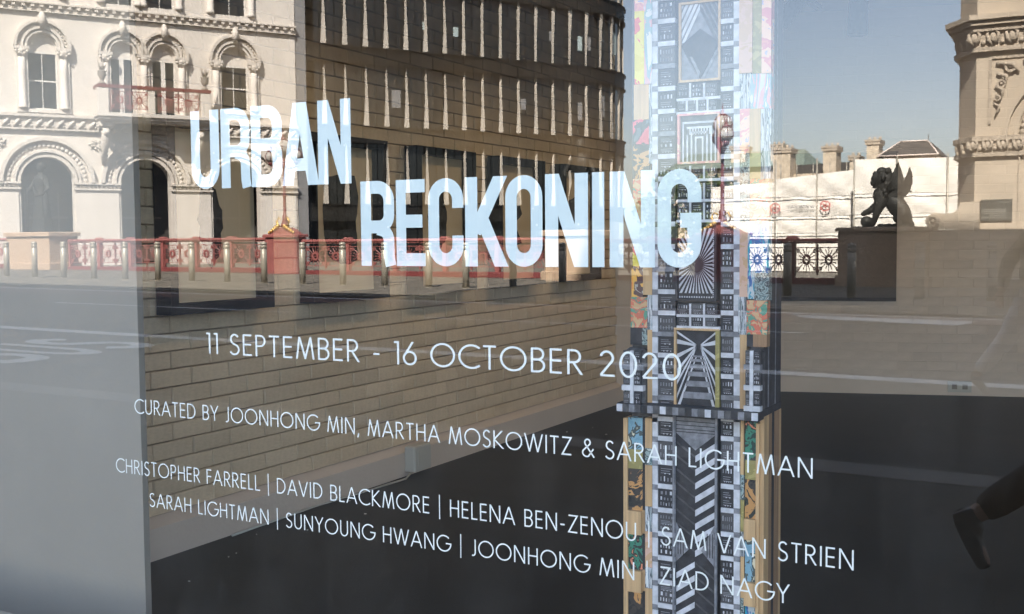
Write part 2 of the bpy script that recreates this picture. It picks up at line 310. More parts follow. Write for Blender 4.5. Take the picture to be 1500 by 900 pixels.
# ------------------------------------------------------------------ stroke lettering (own drawn glyphs)
def arc(cx, cz, rx, rz_, a0, a1, n=14): return [(cx + rx * math.cos(R(a0 + (a1 - a0) * i / n)), cz + rz_ * math.sin(R(a0 + (a1 - a0) * i / n))) for i in range(n + 1)]
LIGHT = {   # width, strokes; straight two-point strokes are trimmed to the cap height
 'A': (.78, [[(0.03, 0), (.39, 1)], [(.75, 0), (.39, 1)], [(.17, .33), (.61, .33)]]),
 'B': (.56, [[(.07, 0), (.07, 1)], [(.07, .96)] + arc(.28, .74, .2, .22, 90, -90) + [(.07, .52)], [(.07, .52)] + arc(.28, .28, .23, .24, 90, -90) + [(.07, .04)]]),
 'C': (.82, [arc(.52, .5, .48, .47, 48, 312, 24)]),
 'D': (.74, [[(.07, 0), (.07, 1)], [(.07, .96)] + arc(.24, .5, .44, .46, 90, -90, 20) + [(.07, .04)]]),
 'E': (.50, [[(.07, 0), (.07, 1)], [(.07, .96), (.46, .96)], [(.07, .52), (.44, .52)], [(.07, .04), (.46, .04)]]),
 'F': (.48, [[(.07, 0), (.07, 1)], [(.07, .96), (.44, .96)], [(.07, .52), (.42, .52)]]),
 'G': (.94, [arc(.50, .5, .46, .47, 45, 360, 28) + [(.62, .5)]]),
 'H': (.66, [[(.07, 0), (.07, 1)], [(.59, 0), (.59, 1)], [(.07, .52), (.59, .52)]]),
 'I': (.14, [[(.07, 0), (.07, 1)]]),
 'J': (.34, [[(.27, 1), (.27, .2)] + arc(.11, .2, .16, .17, 0, -110, 8)]),
 'K': (.64, [[(.07, 0), (.07, 1)], [(.07, .5), (.55, 1)], [(.07, .5), (.62, 0)]]),
 'L': (.44, [[(.07, 0), (.07, 1)], [(.07, .04), (.42, .04)]]),
 'M': (.88, [[(.05, 0), (.18, 1)], [(.83, 0), (.70, 1)], [(.18, 1), (.44, .05)], [(.70, 1), (.44, .05)]]),
 'N': (.74, [[(.07, 0), (.07, 1)], [(.67, 0), (.67, 1)], [(.07, 1), (.67, 0)]]),
 'O': (1.0, [arc(.5, .5, .46, .47, 0, 360, 36)]),
 'P': (.54, [[(.07, 0), (.07, 1)], [(.07, .96)] + arc(.26, .72, .22, .24, 90, -90) + [(.07, .48)]]),
 'R': (.58, [[(.07, 0), (.07, 1)], [(.07, .96)] + arc(.26, .72, .22, .24, 90, -90) + [(.07, .48)], [(.24, .48), (.54, 0)]]),
 'S': (.52, [arc(.27, .74, .19, .22, 30, 250, 14) + arc(.25, .26, .22, .23, 75, -155, 16)]),
 'T': (.54, [[(.27, 0), (.27, 1)], [(.02, .96), (.52, .96)]]),
 'U': (.64, [[(.07, 1), (.07, .3)] + arc(.32, .3, .25, .27, 180, 360, 14) + [(.57, 1)]]),
 'V': (.72, [[(.03, 1), (.36, 0)], [(.69, 1), (.36, 0)]]),
 'W': (1.08, [[(.03, 1), (.30, 0)], [(.30, 0), (.54, 1)], [(.54, 1), (.78, 0)], [(.78, 0), (1.05, 1)]]),
 'Y': (.64, [[(.03, 1), (.32, .47)], [(.61, 1), (.32, .47)], [(.32, 0), (.32, .49)]]),
 'Z': (.60, [[(.06, .96), (.57, .96)], [(.56, .96), (.06, .04)], [(.04, .04), (.57, .04)]]),
 '&': (.74, [[(.70, .0), (.20, .70)] + arc(.33, .79, .15, .17, 200, -30, 12) + [(.16, .42)] + arc(.28, .24, .22, .21, 130, 300, 10) + [(.66, .46)]]),
 '1': (.26, [[(.19, 0), (.19, 1)], [(.02, .96), (.19, .96)]]), '6': (.58, [arc(.29, .30, .25, .27, 0, 360, 24), [(.08, .42), (.42, 1)]]),
 '2': (.56, [arc(.27, .72, .21, .25, 165, -25, 14) + [(.06, .05)], [(.05, .04), (.54, .04)]]),
 '0': (.62, [arc(.31, .5, .26, .47, 0, 360, 32)]), '-': (.36, [[(.05, .40), (.31, .40)]]), '|': (.24, [[(.12, -.22), (.12, 1.18)]]),
 ',': (.18, [[(.12, .10), (.05, -.16)]]), ' ': (.30, []), '.': (.14, [[(.03, .04), (.11, .04)]]),
}
h_ = .075; W_ = .48
BOLD = {
 'U': [[(h_, 1), (h_, .26)] + arc(W_ / 2, .26, W_ / 2 - h_, .26 - h_, 180, 360, 16) + [(W_ - h_, 1)]],
 'R': [[(h_, 0), (h_, 1)], [(.02, 1 - h_), (.22, 1 - h_)] + arc(W_ - h_ - .16, 1 - h_ - .16, .16, .16, 90, 0, 8) + [(W_ - h_, .62)] + arc(W_ - h_ - .14, .6, .14, .14, 0, -90, 8) + [(.02, .46)], [(.24, .44)] + arc(.27, .30, .13, .13, 80, 0, 6) + [(W_ - h_, .1), (W_ - h_ + .02, 0)]],
 'B': [[(h_, 0), (h_, 1)], [(.02, 1 - h_), (.22, 1 - h_)] + arc(W_ - h_ - .16, 1 - h_ - .16, .16, .16, 90, 0, 8) + [(W_ - h_, .68)] + arc(W_ - h_ - .13, .65, .13, .13, 0, -90, 8) + [(.02, .52)], [(.22, .52)] + arc(W_ - h_ - .14, .38, .14, .14, 90, 0, 8) + [(W_ - h_, .24)] + arc(W_ - h_ - .16, h_ + .16, .16, .16, 0, -90, 8) + [(.02, h_)]],
 'A': [[(h_ - .01, 0), (.225, 1)], [(W_ - h_ + .01, 0), (.255, 1)], [(.12, .25), (.36, .25)]],
 'N': [[(h_ - .005, 0), (h_ - .005, 1)], [(W_ - h_ + .005, 0), (W_ - h_ + .005, 1)], [(h_, 1), (W_ - h_, 0)]],
 'E': [[(h_, 0), (h_, 1)], [(h_, 1 - h_), (.44, 1 - h_)], [(h_, .52), (.40, .52)], [(h_, h_), (.44, h_)]],
 'C': [[(W_ - h_, .66), (W_ - h_, .76)] + arc(W_ / 2, .76, W_ / 2 - h_, .24 - h_, 0, 180, 16) + arc(W_ / 2, .24, W_ / 2 - h_, .24 - h_, 180, 360, 16) + [(W_ - h_, .35)]],
 'K': [[(h_, 0), (h_, 1)], [(.12, .38), (W_ - h_ + .02, 1)], [(.21, .52), (W_ - h_ + .03, 0)]],
 'O': [[(h_, .5)] + [(h_, .76)] + arc(W_ / 2, .76, W_ / 2 - h_, .24 - h_, 180, 0, 16) + arc(W_ / 2, .24, W_ / 2 - h_, .24 - h_, 360, 180, 16) + [(h_, .5)]],
 'I': [[(h_, 0), (h_, 1)]],
 'G': [[(W_ - h_, .66), (W_ - h_, .76)] + arc(W_ / 2, .76, W_ / 2 - h_, .24 - h_, 0, 180, 16) + arc(W_ / 2, .24, W_ / 2 - h_, .24 - h_, 180, 360, 16) + [(W_ - h_, .52)], [(.25, .48), (W_ - h_ * .02, .48)]],
}
def ribbon(pts, hw, trim=None):
    """faces of a constant width stroke; a straight stroke may be run past the cap lines and trimmed to them"""
    if len(pts) == 2 and trim:
        (x0, y0), (x1, y1) = pts
        if abs(y1 - y0) > .3:
            L = math.hypot(x1 - x0, y1 - y0); dx, dy = (x1 - x0) / L, (y1 - y0) / L; e = hw * 2.0
            lo, hi = trim; lo = lo if min(y0, y1) < .06 else -9; hi = hi if max(y0, y1) > .94 else 9
            e0 = e if (y0 < .06 or y0 > .94) else 0; e1 = e if (y1 < .06 or y1 > .94) else 0
            q = [(x0 - dx * e0 - dy * hw, y0 - dy * e0 + dx * hw), (x1 + dx * e1 - dy * hw, y1 + dy * e1 + dx * hw), (x1 + dx * e1 + dy * hw, y1 + dy * e1 - dx * hw), (x0 - dx * e0 + dy * hw, y0 - dy * e0 - dx * hw)]
            p = clip(q, -9, 9, lo, hi)
            return [p]
    closed = math.hypot(pts[0][0] - pts[-1][0], pts[0][1] - pts[-1][1]) < 1e-4
    P = [p for i, p in enumerate(pts) if i == 0 or math.hypot(p[0] - pts[i - 1][0], p[1] - pts[i - 1][1]) > 1e-4]
    if closed: P = P[:-1]
    n = len(P); A = []; B = []
    for i in range(n):
        p = P[i]; a = P[i - 1] if (i > 0 or closed) else None; b = P[(i + 1) % n] if (i < n - 1 or closed) else None
        ds = []
        if a: l = math.hypot(p[0] - a[0], p[1] - a[1]); ds.append(((p[0] - a[0]) / l, (p[1] - a[1]) / l))
        if b: l = math.hypot(b[0] - p[0], b[1] - p[1]); ds.append(((b[0] - p[0]) / l, (b[1] - p[1]) / l))
        nx, ny = -sum(d[1] for d in ds), sum(d[0] for d in ds); l = math.hypot(nx, ny) or 1; nx /= l; ny /= l
        k = hw / max(.35, nx * -ds[0][1] + ny * ds[0][0]); A.append((p[0] + nx * k, p[1] + ny * k)); B.append((p[0] - nx * k, p[1] - ny * k))
    return [[A[i], A[(i + 1) % n], B[(i + 1) % n], B[i]] for i in range(n if closed else n - 1)]
def glyph_mesh(ch, table, hw, h, sx, flip=1, depth=.00015):
    strokes = table[ch][1] if table is LIGHT else table[ch]
    mb = MB()
    for k, st in enumerate(strokes):
        if table is BOLD and ch == 'N' and k == 2: pass
        y = k * depth * 1.3
        for q in ribbon(st, hw if not (ch == '|') else hw * .8, (-.24, 1.2) if ch == '|' else (-.3, 1.0) if ch == ',' else (0, 1)):
            if len(q) > 2: mb.prism([(flip * x * sx * h, z * h) for x, z in q], y, y + depth)
    return mb
def text_line(s, x0, x1, z0, h, y, hw=.042, parent=None, m=None, name='letter', gap=.13):
    n = sum(LIGHT[c][0] for c in s) + gap * (len(s) - 1); sx = (x1 - x0) / (n * h); x = x0; cache = {}
    for c in s:
        if c != ' ':
            if c not in cache: cache[c] = glyph_mesh(c, LIGHT, hw, h, sx).mesh(name, m)
            inst(name, cache[c], parent, (x, y, z0))
        x += (LIGHT[c][0] + gap) * h * sx

# ------------------------------------------------------------------ the room behind the window
WX = -3.47
def setpart(name, mb, m, parent=None): o = mb.build(name, m, parent); 
def struct(name, mb, m):
    o = mb.build(name, m); o['kind'] = 'structure'; return o
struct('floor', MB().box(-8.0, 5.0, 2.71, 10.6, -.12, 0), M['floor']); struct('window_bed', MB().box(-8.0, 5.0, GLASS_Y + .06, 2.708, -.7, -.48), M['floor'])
struct('ceiling', MB().box(-8.0, 5.0, GLASS_Y + .06, 10.6, 3.15, 3.3), M['ceil'])
# left wall: painted bricks, each one an object as far as they show large
wl = MB().box(WX - .35, WX - .065, 3.12, 8.05, 0, 3.15).build('brick_wall', M['mortar']); wl['kind'] = 'structure'
CH, BLn = .0755, .228
bricks = []
for r in range(int((3.15 - .17) / CH)):
    z = .165 + r * CH; off = 0 if r % 2 == 0 else BLn / 2; y = 3.13 - off
    while y < 8.04:
        a, b = max(y, 3.13), min(y + BLn - .008, 8.045)
        if b - a > .03: bricks.append((z, a, b, (-1 if z > 1.95 else 0, a)))
        y += BLn
bricks.sort(key=lambda t: (t[1] + (6 if t[0] > 1.85 else 0)))
bvar = []
for k in range(6):
    q = MB(); j = [rnd.uniform(-.0025, .0025) for _ in range(4)]
    q.add([(-.06, 0, 0), (-.06, 1, 0), (-.06, 1, 1), (-.06, 0, 1), (.002 + j[0], .012, .04), (.002 + j[1], .988, .04), (.002 + j[2], .988, .96), (.002 + j[3], .012, .96),
           (-.004, 0, 0), (-.004, 1, 0), (-.004, 1, 1), (-.004, 0, 1)],
          [(4, 5, 6, 7), (8, 9, 5, 4), (9, 10, 6, 5), (10, 11, 7, 6), (11, 8, 4, 7), (0, 1, 9, 8), (1, 2, 10, 9), (2, 3, 11, 10), (3, 0, 8, 11)])
    bvar.append(q)
bm_ = [q.mesh('brick', M['paintb']) for q in bvar]
bm2_ = [q.mesh('brick', M['white']) for q in bvar]
rest = MB()
for i, (z, a, b, _) in enumerate(bricks):
    h = CH - .0045; xo = WX - .012 + rnd.uniform(-.0015, .0015)
    if i < 298: inst('brick', bm_[i % 6], wl, (xo, a, z), 0, (1, b - a, h))
    else:
        q = bvar[i % 6]; rest.add([(xo + x, a + y * (b - a), z + zz * h) for x, y, zz in q.v], q.f)
o = rest.build('brick', M['paintb'], wl); o['kind'] = 'stuff'
# sloping ledge and boxed skirting under the bricks
lg = MB(); lg.add([(WX + .045, 3.12, 0), (WX + .045, 3.12, .132), (WX - .03, 3.12, .165), (WX - .06, 3.12, .165), (WX - .06, 3.12, 0),
                   (WX + .045, 8.05, 0), (WX + .045, 8.05, .132), (WX - .03, 8.05, .165), (WX - .06, 8.05, .165), (WX - .06, 8.05, 0)],
                  [(0, 1, 2, 3, 4), (9, 8, 7, 6, 5)] + [(i, (i + 1) % 5, 5 + (i + 1) % 5, 5 + i) for i in range(5)])
o = lg.build('skirting', M['white'], wl)
# back wall: a short return, a pier, then a long wall set at a slight angle
bw = MB(); bw.box(WX - .35, -2.75, 8.052, 8.4, 0, 3.15)
a0, a1 = (-2.75, 9.12), (4.9, 11.24)
bw.add([(-2.95, 9.08, 0), (5, 11.3, 0), (5, 11.7, 0), (-2.95, 9.5, 0), (-2.95, 9.08, 3.15), (5, 11.3, 3.15), (5, 11.7, 3.15), (-2.95, 9.5, 3.15)],
       [(0, 3, 2, 1), (4, 5, 6, 7), (0, 1, 5, 4), (1, 2, 6, 5), (2, 3, 7, 6), (3, 0, 4, 7)])
bw.box(-3.1, -2.96, 8.4, 9.5, 0, 3.15)
bwo = struct('back_wall', bw, M['white'])
A15 = math.atan2(2.22, 7.95); bk = []
for r in range(int(3.0 / CH)):
    z = .13 + r * CH; t = .17 - (BLn / 2 if r % 2 else 0)
    while t < 8.1:
        a, b = max(t, .17), t + BLn - .006
        if b - a > .03: bk.append((z, a, b))
        t += BLn
bk.sort(key=lambda q: q[0] + (10 if not .3 < q[1] < 3.3 else 0)); brest = MB(); ca, sa = math.cos(A15), math.sin(A15)
for i, (z, a, b) in enumerate(bk):
    px_, py_ = -2.95 + ca * a + sa * .006, 9.08 + sa * a - ca * .006
    if i < 298: inst('brick', bm2_[i % 6], bwo, (px_, py_, z), A15 - PI / 2, (.12, b - a, CH - .0045))
    else:
        q = bvar[i % 6]; brest.add([(px_ + ca * y * (b - a) + sa * x * .12, py_ + sa * y * (b - a) - ca * x * .12, z + zz * (CH - .0045)) for x, y, zz in q.v], q.f)
o = brest.build('brick', M['white'], bwo); o['kind'] = 'stuff' 
struct('right_wall', MB().box(4.85, 5.05, GLASS_Y + .06, 11.2, 0, 3.15), M['white'])
def backy(x): return 9.08 + (x + 2.95) * (2.22 / 7.95)
# white display panel that closes the left side of the window
pr = empty('display_partition', (-5.145, 2.68, -.48), 0, 'plain pale grey display partition closing the left side of the window', 'partition')
MB().box(-1.9, 2.20, .0, .018, 0, 3.6).build('panel', M['panelw'], pr)
MB().box(2.202, 2.216, -.004, .022, 0, 3.6).build('edge_trim', M['panelw'], pr)
# framed drawings on the brick wall
blobs = {0: [(-.02, .16), (.03, .10), (.06, -.02), (.05, -.16), (0, -.24), (-.05, -.18), (-.075, -.02), (-.06, .10)],
         1: [(-.11, .20), (.10, .22), (.13, .10), (.11, -.06), (.12, -.22), (.02, -.24), (-.10, -.20), (-.13, 0)],
         2: [(-.02, .20), (.05, .16), (.09, 0), (.06, -.14), (0, -.18), (-.07, -.12), (-.09, .02), (-.07, .15)],
         3: [(-.06, .18), (.06, .18), (.10, .05), (.02, -.02), (.09, -.14), (-.03, -.19), (-.10, -.08), (-.03, .05)],
         4: [(-.10, .14), (.02, .20), (.11, .08), (.08, -.12), (-.04, -.20), (-.11, -.04)]}
lbl = ['large black frame with narrow curved charcoal shape, nearest the window on the brick wall', 'black framed drawing of a broad dark torn shape, second along the brick wall',
       'black framed drawing of a slim dark oval, third along the brick wall', 'black framed drawing with a twisted dark shape, fourth along the brick wall', 'small looking black framed drawing, deepest in the room beside the totem']
for i in range(5):
    y0 = 3.31 + .9 * i - (.01 * (4 - i)); y1 = y0 + .62
    fr = empty('framed_drawing', (WX + .005, (y0 + y1) / 2, 1.0), 0, lbl[i], 'picture', 'framed drawings on the painted brick wall')
    f = MB(); t = .044; d = .085; W = .315; H = .82
    f.box(0, d, -W, -W + t, 0, H); f.box(0, d, W - t, W, 0, H); f.box(0, d, -W + t, W - t, 0, t); f.box(0, d, -W + t, W - t, H - t, H)
    f.build('frame', M['black'], fr)
    MB().box(.004, .012, -W + t, W - t, t, H - t).build('mount', M['mount'], fr)
    pts = []
    for k in range(len(blobs[i])):
        a, b = blobs[i][k - 1], blobs[i][k]
        for q in range(4):
            tt = q / 4; pts.append((a[0] + (b[0] - a[0]) * tt + rnd.uniform(-.008, .008), a[1] + (b[1] - a[1]) * tt + rnd.uniform(-.008, .008)))
    dr = MB(); n = len(pts); cx = (.012, 0, .42)
    dr.add([(.0128, 0.0, .42)] + [(.0128, p[0] * 1.15, .42 + p[1]) for p in pts], [(0, 1 + k, 1 + (k + 1) % n) for k in range(n)])
    dr.build('drawing', M['ink'], fr, fix=False)
fl = MB()
for k in range(16):
    x = WX + .08 + abs(rnd.gauss(0, .35)); y = rnd.uniform(2.9, 7.5); s_ = rnd.uniform(.003, .012)
    fl.box(x, x + s_, y, y + s_ * rnd.uniform(.5, 1.6), .0005, .003)
o = fl.build('floor_grit', M['plastic']); tag(o, 'pale flakes and grit scattered over the dark floor by the brick wall', 'grit', None, 'stuff')
# small wall box with its cable, at the foot of the brick wall
sb = empty('wall_socket_box', (WX + .046, 5.06, .03), 0, 'small pale boxed socket standing at the foot of the brick wall', 'socket box')
MB().bev(0, .07, -.08, .09, 0, .14, .008).build('cover', M['plastic'], sb)
MB().box(.0705, .074, -.05, -.02, .03, .11).build('front_plate', M['plastic'], sb)
cb = MB().tube([(WX + .09, 5.0, .03), (WX + .11, 4.9, .01), (WX + .09, 4.6, .008), (WX + .06, 4.2, .008), (WX + .075, 3.6, .008)], .005, 6).build('cable', M['plastic'])
tag(cb, 'thin loose cable trailing along the foot of the brick wall', 'cable')
# floor box plate on the back wall
x0, z0 = inside(1390, 573, 9.55); x1, z1 = inside(1420, 560, 9.6)
k2 = MB(); k2.box(-.09, .09, -.02, 0, -.045, .045); s2 = empty('double_socket', ((x0 + x1) / 2, backy((x0 + x1) / 2) - .004, .075), R(15.6), 'low white double socket on the foot of the back wall', 'socket')
k2.build('face_plate', M['plastic'], s2); MB().box(-.06, -.02, -.024, -.0205, -.02, .02).build('outlet', M['greyg'], s2); MB().box(.02, .06, -.024, -.0205, -.02, .02).build('outlet', M['greyg'], s2)
# large dark canvas leaning on the back wall
xa, xb = -2.545, -1.60; ym = (backy(xa) + backy(xb)) / 2
cv = empty('dark_canvas', ((xa + xb) / 2, ym - .012, .77), R(15.6), 'large dark unframed canvas on the back wall, right of the totem', 'canvas')
MB().box(-.49, .49, -.04, 0, 0, 1.22).build('canvas', mat('dark_canvas_paint', (.05, .045, .04), .8, .3, 3, .2, 40), cv)
MB().box(-.49, .49, -.043, -.0402, 0, .03).build('lower_edge', M['black'], cv)
# ceiling track with one spotlight (unlit)
tr = empty('track_light', (-1.53, 7.5, 2.92), 0, 'dark ceiling track with one short cylinder spotlight, unlit', 'track light')
MB().box(-1.7, 1.9, -.02, .02, -.02, .015).build('track', M['black'], tr)
MB().tube([(0, 0, -.02), (0, 0, -.10)], .012).build('stem', M['black'], tr)
MB().tube([(-.6, 0, .01), (-.6, 0, .225)], .006).build('hanger', M['black'], tr); MB().tube([(1.0, 0, .01), (1.0, 0, .225)], .006).build('hanger', M['black'], tr)
MB().tube([(0, .02, -.09), (.0, -.01, -.30)], [.062, .068], 16).build('lamp_head', M['black'], tr)

# gallery spotlights near the ceiling, warm, aimed at the brick wall (their pools of light show on it in the photo)
tr2 = empty('wall_track_light', (-1.9, 5.4, 2.92), 0, 'warm gallery spotlights on a ceiling track aimed at the painted brick wall', 'track light')
MB().box(-.02, .02, -2.2, 2.6, -.02, .015).build('track', M['black'], tr2)
for k, yy in enumerate((4.3, 5.9, 7.3)):
    MB().tube([(0, yy - 5.4, -.02), (0, yy - 5.4, -.09)], .012).build('stem', M['black'], tr2); MB().tube([(.05, yy - 5.4, -.06), (-.09, yy - 5.4, -.22)], [.05, .055], 14).build('spot_head', M['black'], tr2)
    ld = bpy.data.lights.new('spotlight', 'SPOT'); ld.energy = SPOT_W; ld.color = (1.0, .74, .45); ld.spot_size = R(100); ld.spot_blend = 1.0; ld.shadow_soft_size = .05
    lo = bpy.data.objects.new('spotlight', ld); col.objects.link(lo); lo.parent = tr2; lo.location = (-.13, yy - 5.4, -.27)
    lo.rotation_euler = Vector((1.5, .0, 2.4)).to_track_quat('Z', 'Y').to_euler()
tr3 = empty('added_back_wall_lights', (.4, 6.4, 2.92), 0, 'unseen spotlights on a ceiling track, added to brighten the long back wall', 'track light')  # unseen track with lamps added to brighten the back wall
MB().box(-2.0, 2.0, -.02, .02, -.02, .015).build('track', M['black'], tr3)
for xx in (-1.3, .6):
    MB().tube([(xx, 0, -.02), (xx, 0, -.09)], .012).build('stem', M['black'], tr3); MB().tube([(xx, -.05, -.06), (xx, .09, -.22)], [.05, .055], 14).build('spot_head', M['black'], tr3)
    ld = bpy.data.lights.new('spotlight', 'SPOT'); ld.energy = SPOT_W * 1.25; ld.color = (1.0, .82, .62); ld.spot_size = R(110); ld.spot_blend = 1.0; ld.shadow_soft_size = .05
    lo = bpy.data.objects.new('spotlight', ld); col.objects.link(lo); lo.parent = tr3; lo.location = (xx, .13, -.27); lo.rotation_euler = Vector((0, -2.6, 1.9)).to_track_quat('Z', 'Y').to_euler()
# ------------------------------------------------------------------ the collage totem
TY = 2.90
tot = empty('totem', (-1.01, TY + .2, 0), 0, 'tall collage covered totem of timber blocks and city prints standing in the window', 'totem')
TX, TYo = -1.01, TY + .2
class Tot:
    def rect(s, p0, p1):
        (a, b), (c, d) = inside(p0[0], p0[1], TY), inside(p1[0], p1[1], TY); return a, c, d, b      # x0,x1,z0,z1
T_ = Tot()
def px2(x, y): return inside(x, y, TY)
def tb(name, px0, py0, px1, py1, m, out=0.0, thick=.02, lab=None):
    """a block of the totem's front, given by its corners measured on the photo (plane y = TY)"""
    xa, za = px2(px0, py0); xb, zb = px2(px1, py0); _, zc = px2((px0 + px1) / 2, py1); _, zt = px2((px0 + px1) / 2, py0)
    o = MB().box(xa - TX, xb - TX, TY - out - TYo, TY - out + thick - TYo, zc, zt).build(name, m, tot)
    if lab: o['label'] = lab
    return (xa, xb, zc, zt)
def local(poly, x0, x1, z0, z1): return [(x0 + u * (x1 - x0) - TX, z0 + v * (z1 - z0)) for u, v in poly]
xl, _ = px2(922, 450); xr, _ = px2(1114, 450)
MB().box(xl - TX, xr - TX, .022 + TY - TYo, .17 + TY - TYo, 0, 2.75).build('core', M['pk2'], tot)
def stripes(rect, polys, m, name, y=-.0015):
    x0, x1, z0, z1 = rect; mb = MB()
    for p in polys:
        q = clip(p, 0, 1, 0, 1)
        if len(q) > 2: mb.prism(local(q, x0, x1, z0, z1), TY - TYo + y - .001, TY - TYo + y)
    return mb.build(name, m, tot)
def framed(px0, py0, px1, py1, m_in, m_fr, w=4):
    a = tb('relief_panel', px0, py0, px1, py1, m_in, 0, .02)
    mb = MB(); x0, x1, z0, z1 = a; t = .006; y0, y1 = TY - TYo - .010, TY - TYo
    mb.box(x0 - TX, x0 + t - TX, y0, y1, z0, z1); mb.box(x1 - t - TX, x1 - TX, y0, y1, z0, z1); mb.box(x0 + t - TX, x1 - t - TX, y0, y1, z0, z0 + t); mb.box(x0 + t - TX, x1 - t - TX, y0, y1, z1 - t, z1)
    mb.build('panel_border', m_fr, tot); return a
# top relief: converging bars over a dark diamond
a = framed(996, 2, 1057, 120, M['pg'], wd)
pl = []
for k in range(5): o_ = .02 + .115 * k; pl.append([(o_ - .5, .42), (o_ - .43, .42), (o_ + .11, 1.0), (o_ + .04, 1.0)])
stripes(a, [clip(p, 0.03, .49, .5, .97) or [(0, 0)] for p in pl], M['pw'], 'white_bar')
pl = []
for k in range(5): o_ = .5 + .115 * k; pl.append([(o_ + .5, .42), (o_ + .43, .42), (o_ - .11, 1.0), (o_ - .04, 1.0)])
stripes(a, [clip(p, .51, .97, .5, .97) or [(0, 0)] for p in pl], M['pk2'], 'dark_bar')
stripes(a, [[(.03, .47), (.5, .03), (.97, .47), (.5, .66)]], M['pk'], 'dark_diamond')
stripes(a, [[(.05, .38), (.12, .38), (.47, .03), (.40, .03)], [(.25, .32), (.31, .32), (.5, .12), (.47, .06)], [(.95, .38), (.88, .38), (.53, .03), (.60, .03)]], M['pg'], 'grey_bar', -.003)
# second relief: nested arches
a = framed(994, 166, 1056, 240, M['pk2'], C2)
pl = []
for k in range(4):
    i = .10 + .1 * k; pl += [[(i, 0), (i + .035, 0), (i + .035, .9 - i), (i, .9 - i)], [(1 - i - .035, 0), (1 - i, 0), (1 - i, .9 - i), (1 - i - .035, .9 - i)], [(i, .9 - i), (1 - i, .9 - i), (1 - i, .94 - i), (i, .94 - i)]]
for k in range(9): u = .20 + .067 * k; pl.append([(u, .58), (u + .03, .58), (u + .03, .70), (u, .70)])
stripes(a, pl, M['pw'], 'arch_print')
# sunburst
a = framed(991, 328, 1051, 441, M['pk'], M['pk'])
pl = []; cx, cz = .5, .47
for k in range(36):
    an = 2 * PI * k / 36; d = .05
    pl.append([(cx + .16 * math.cos(an), cz + .10 * math.sin(an)), (cx + 1.2 * math.cos(an - d), cz + 1.0 * math.sin(an - d)), (cx + 1.2 * math.cos(an + d), cz + 1.0 * math.sin(an + d))])
stripes(a, [clip(p, .07, .93, .10, .94) or [(0, 0)] for p in pl], M['pw'], 'sunburst_ray')
pl = [[(.90, v), (.925, v), (.925, v + .012), (.90, v + .012)] for v in [.05 + .028 * k for k in range(32)]] + [[(u, .04), (u + .03, .04), (u + .03, .06), (u, .06)] for u in [.08 + .06 * k for k in range(14)]]
stripes(a, pl, M['pw'], 'bead_row', -.003)
stripes(a, [[(.05, .82), (.22, .82), (.22, .95), (.05, .95)]], wd, 'timber_chip', -.004)
# corridor in perspective
a = framed(989, 481, 1055, 598, M['pk'], wd)
pl = []; vx, vz = .53, .80
for s in (-1, 1):
    for k, (v0, v1) in enumerate([(.97, .94), (.86, .80), (.66, .60), (.46, .40), (.30, .25), (.12, .06)]):
        ex = .02 if s < 0 else .92; pl.append([(vx + s * .05, vz - .02 * k * .3), (ex, v0 - .0), (ex, v1), (vx + s * .045, vz - .02 - .02 * k * .3)])
    pl.append([(vx + s * .06, vz - .16), (.06 if s < 0 else .90, .02), (.12 if s < 0 else .84, .02), (vx + s * .04, vz - .16)])
stripes(a, [clip(p, .03, .90, .03, .97) or [(0, 0)] for p in pl], M['pw'], 'receding_beam')
pl = []; zz = .66
for k in range(6):
    h = .022 + .012 * k; wdt = .07 + (vz - zz) * .42; pl.append([(vx - wdt, zz), (vx + wdt - .02, zz), (vx + wdt, zz - h), (vx - wdt - .02, zz - h)]); zz -= h * 2.0
stripes(a, pl, M['pg'], 'receding_step', -.003)
tb('timber_strip', 1050, 484, 1056, 598, C10, .012, .012)
# long lower relief with chevrons
a = framed(987, 604, 1052, 1180, M['pk'], M['pg'])
pl1, pl2 = [], []
for k in range(8):
    v0 = .925 - .034 * k; pl1.append([(.5, v0 - .034), (.93, v0), (.93, v0 - .016), (.5, v0 - .050)]); pl2.append([(.07, v0), (.5, v0 - .034), (.5, v0 - .040), (.07, v0 - .006)])
for k in range(16):
    v0 = .625 - .034 * k; pl1.append([(.07, v0 - .034), (.49, v0), (.49, v0 - .015), (.07, v0 - .049)]); pl2.append([(.93, v0 - .034), (.51, v0), (.51, v0 - .006), (.93, v0 - .040)])
stripes(a, pl1, M['pw'], 'chevron_bar'); stripes(a, pl2, M['pk2'], 'dark_chevron_bar')
stripes(a, [[(.07, .985), (.93, .985), (.93, .945), (.5, .905), (.07, .945)]], M['pg'], 'planked_soffit', -.002)
stripes(a, [[(.07, v), (.93, v), (.93, v + .0018), (.07, v + .0018)] for v in (.975, .965, .955, .948)], M['pk'], 'soffit_joint', -.0025)
stripes(a, [[(.02, .99), (.06, .99), (.06, .0), (.02, 0)], [(.94, .99), (.98, .99), (.98, .0), (.94, 0)]], M['pg'], 'grey_bar', -.004)
stripes(a, [[(.07, .72), (.07, .62), (.36, .655)], [(.93, .72), (.93, .62), (.64, .655)]], M['pg'], 'grey_wedge', -.004)
stripes(a, [[(u, .64), (u + .015, .64), (u + .015, .70), (u, .70)] for u in (.11, .17, .23)], M['pk'], 'joint', -.005)
stripes(a, [[(u, .64), (u + .015, .64), (u + .015, .70), (u, .70)] for u in (.77, .83, .89)], M['pk'], 'joint', -.005)
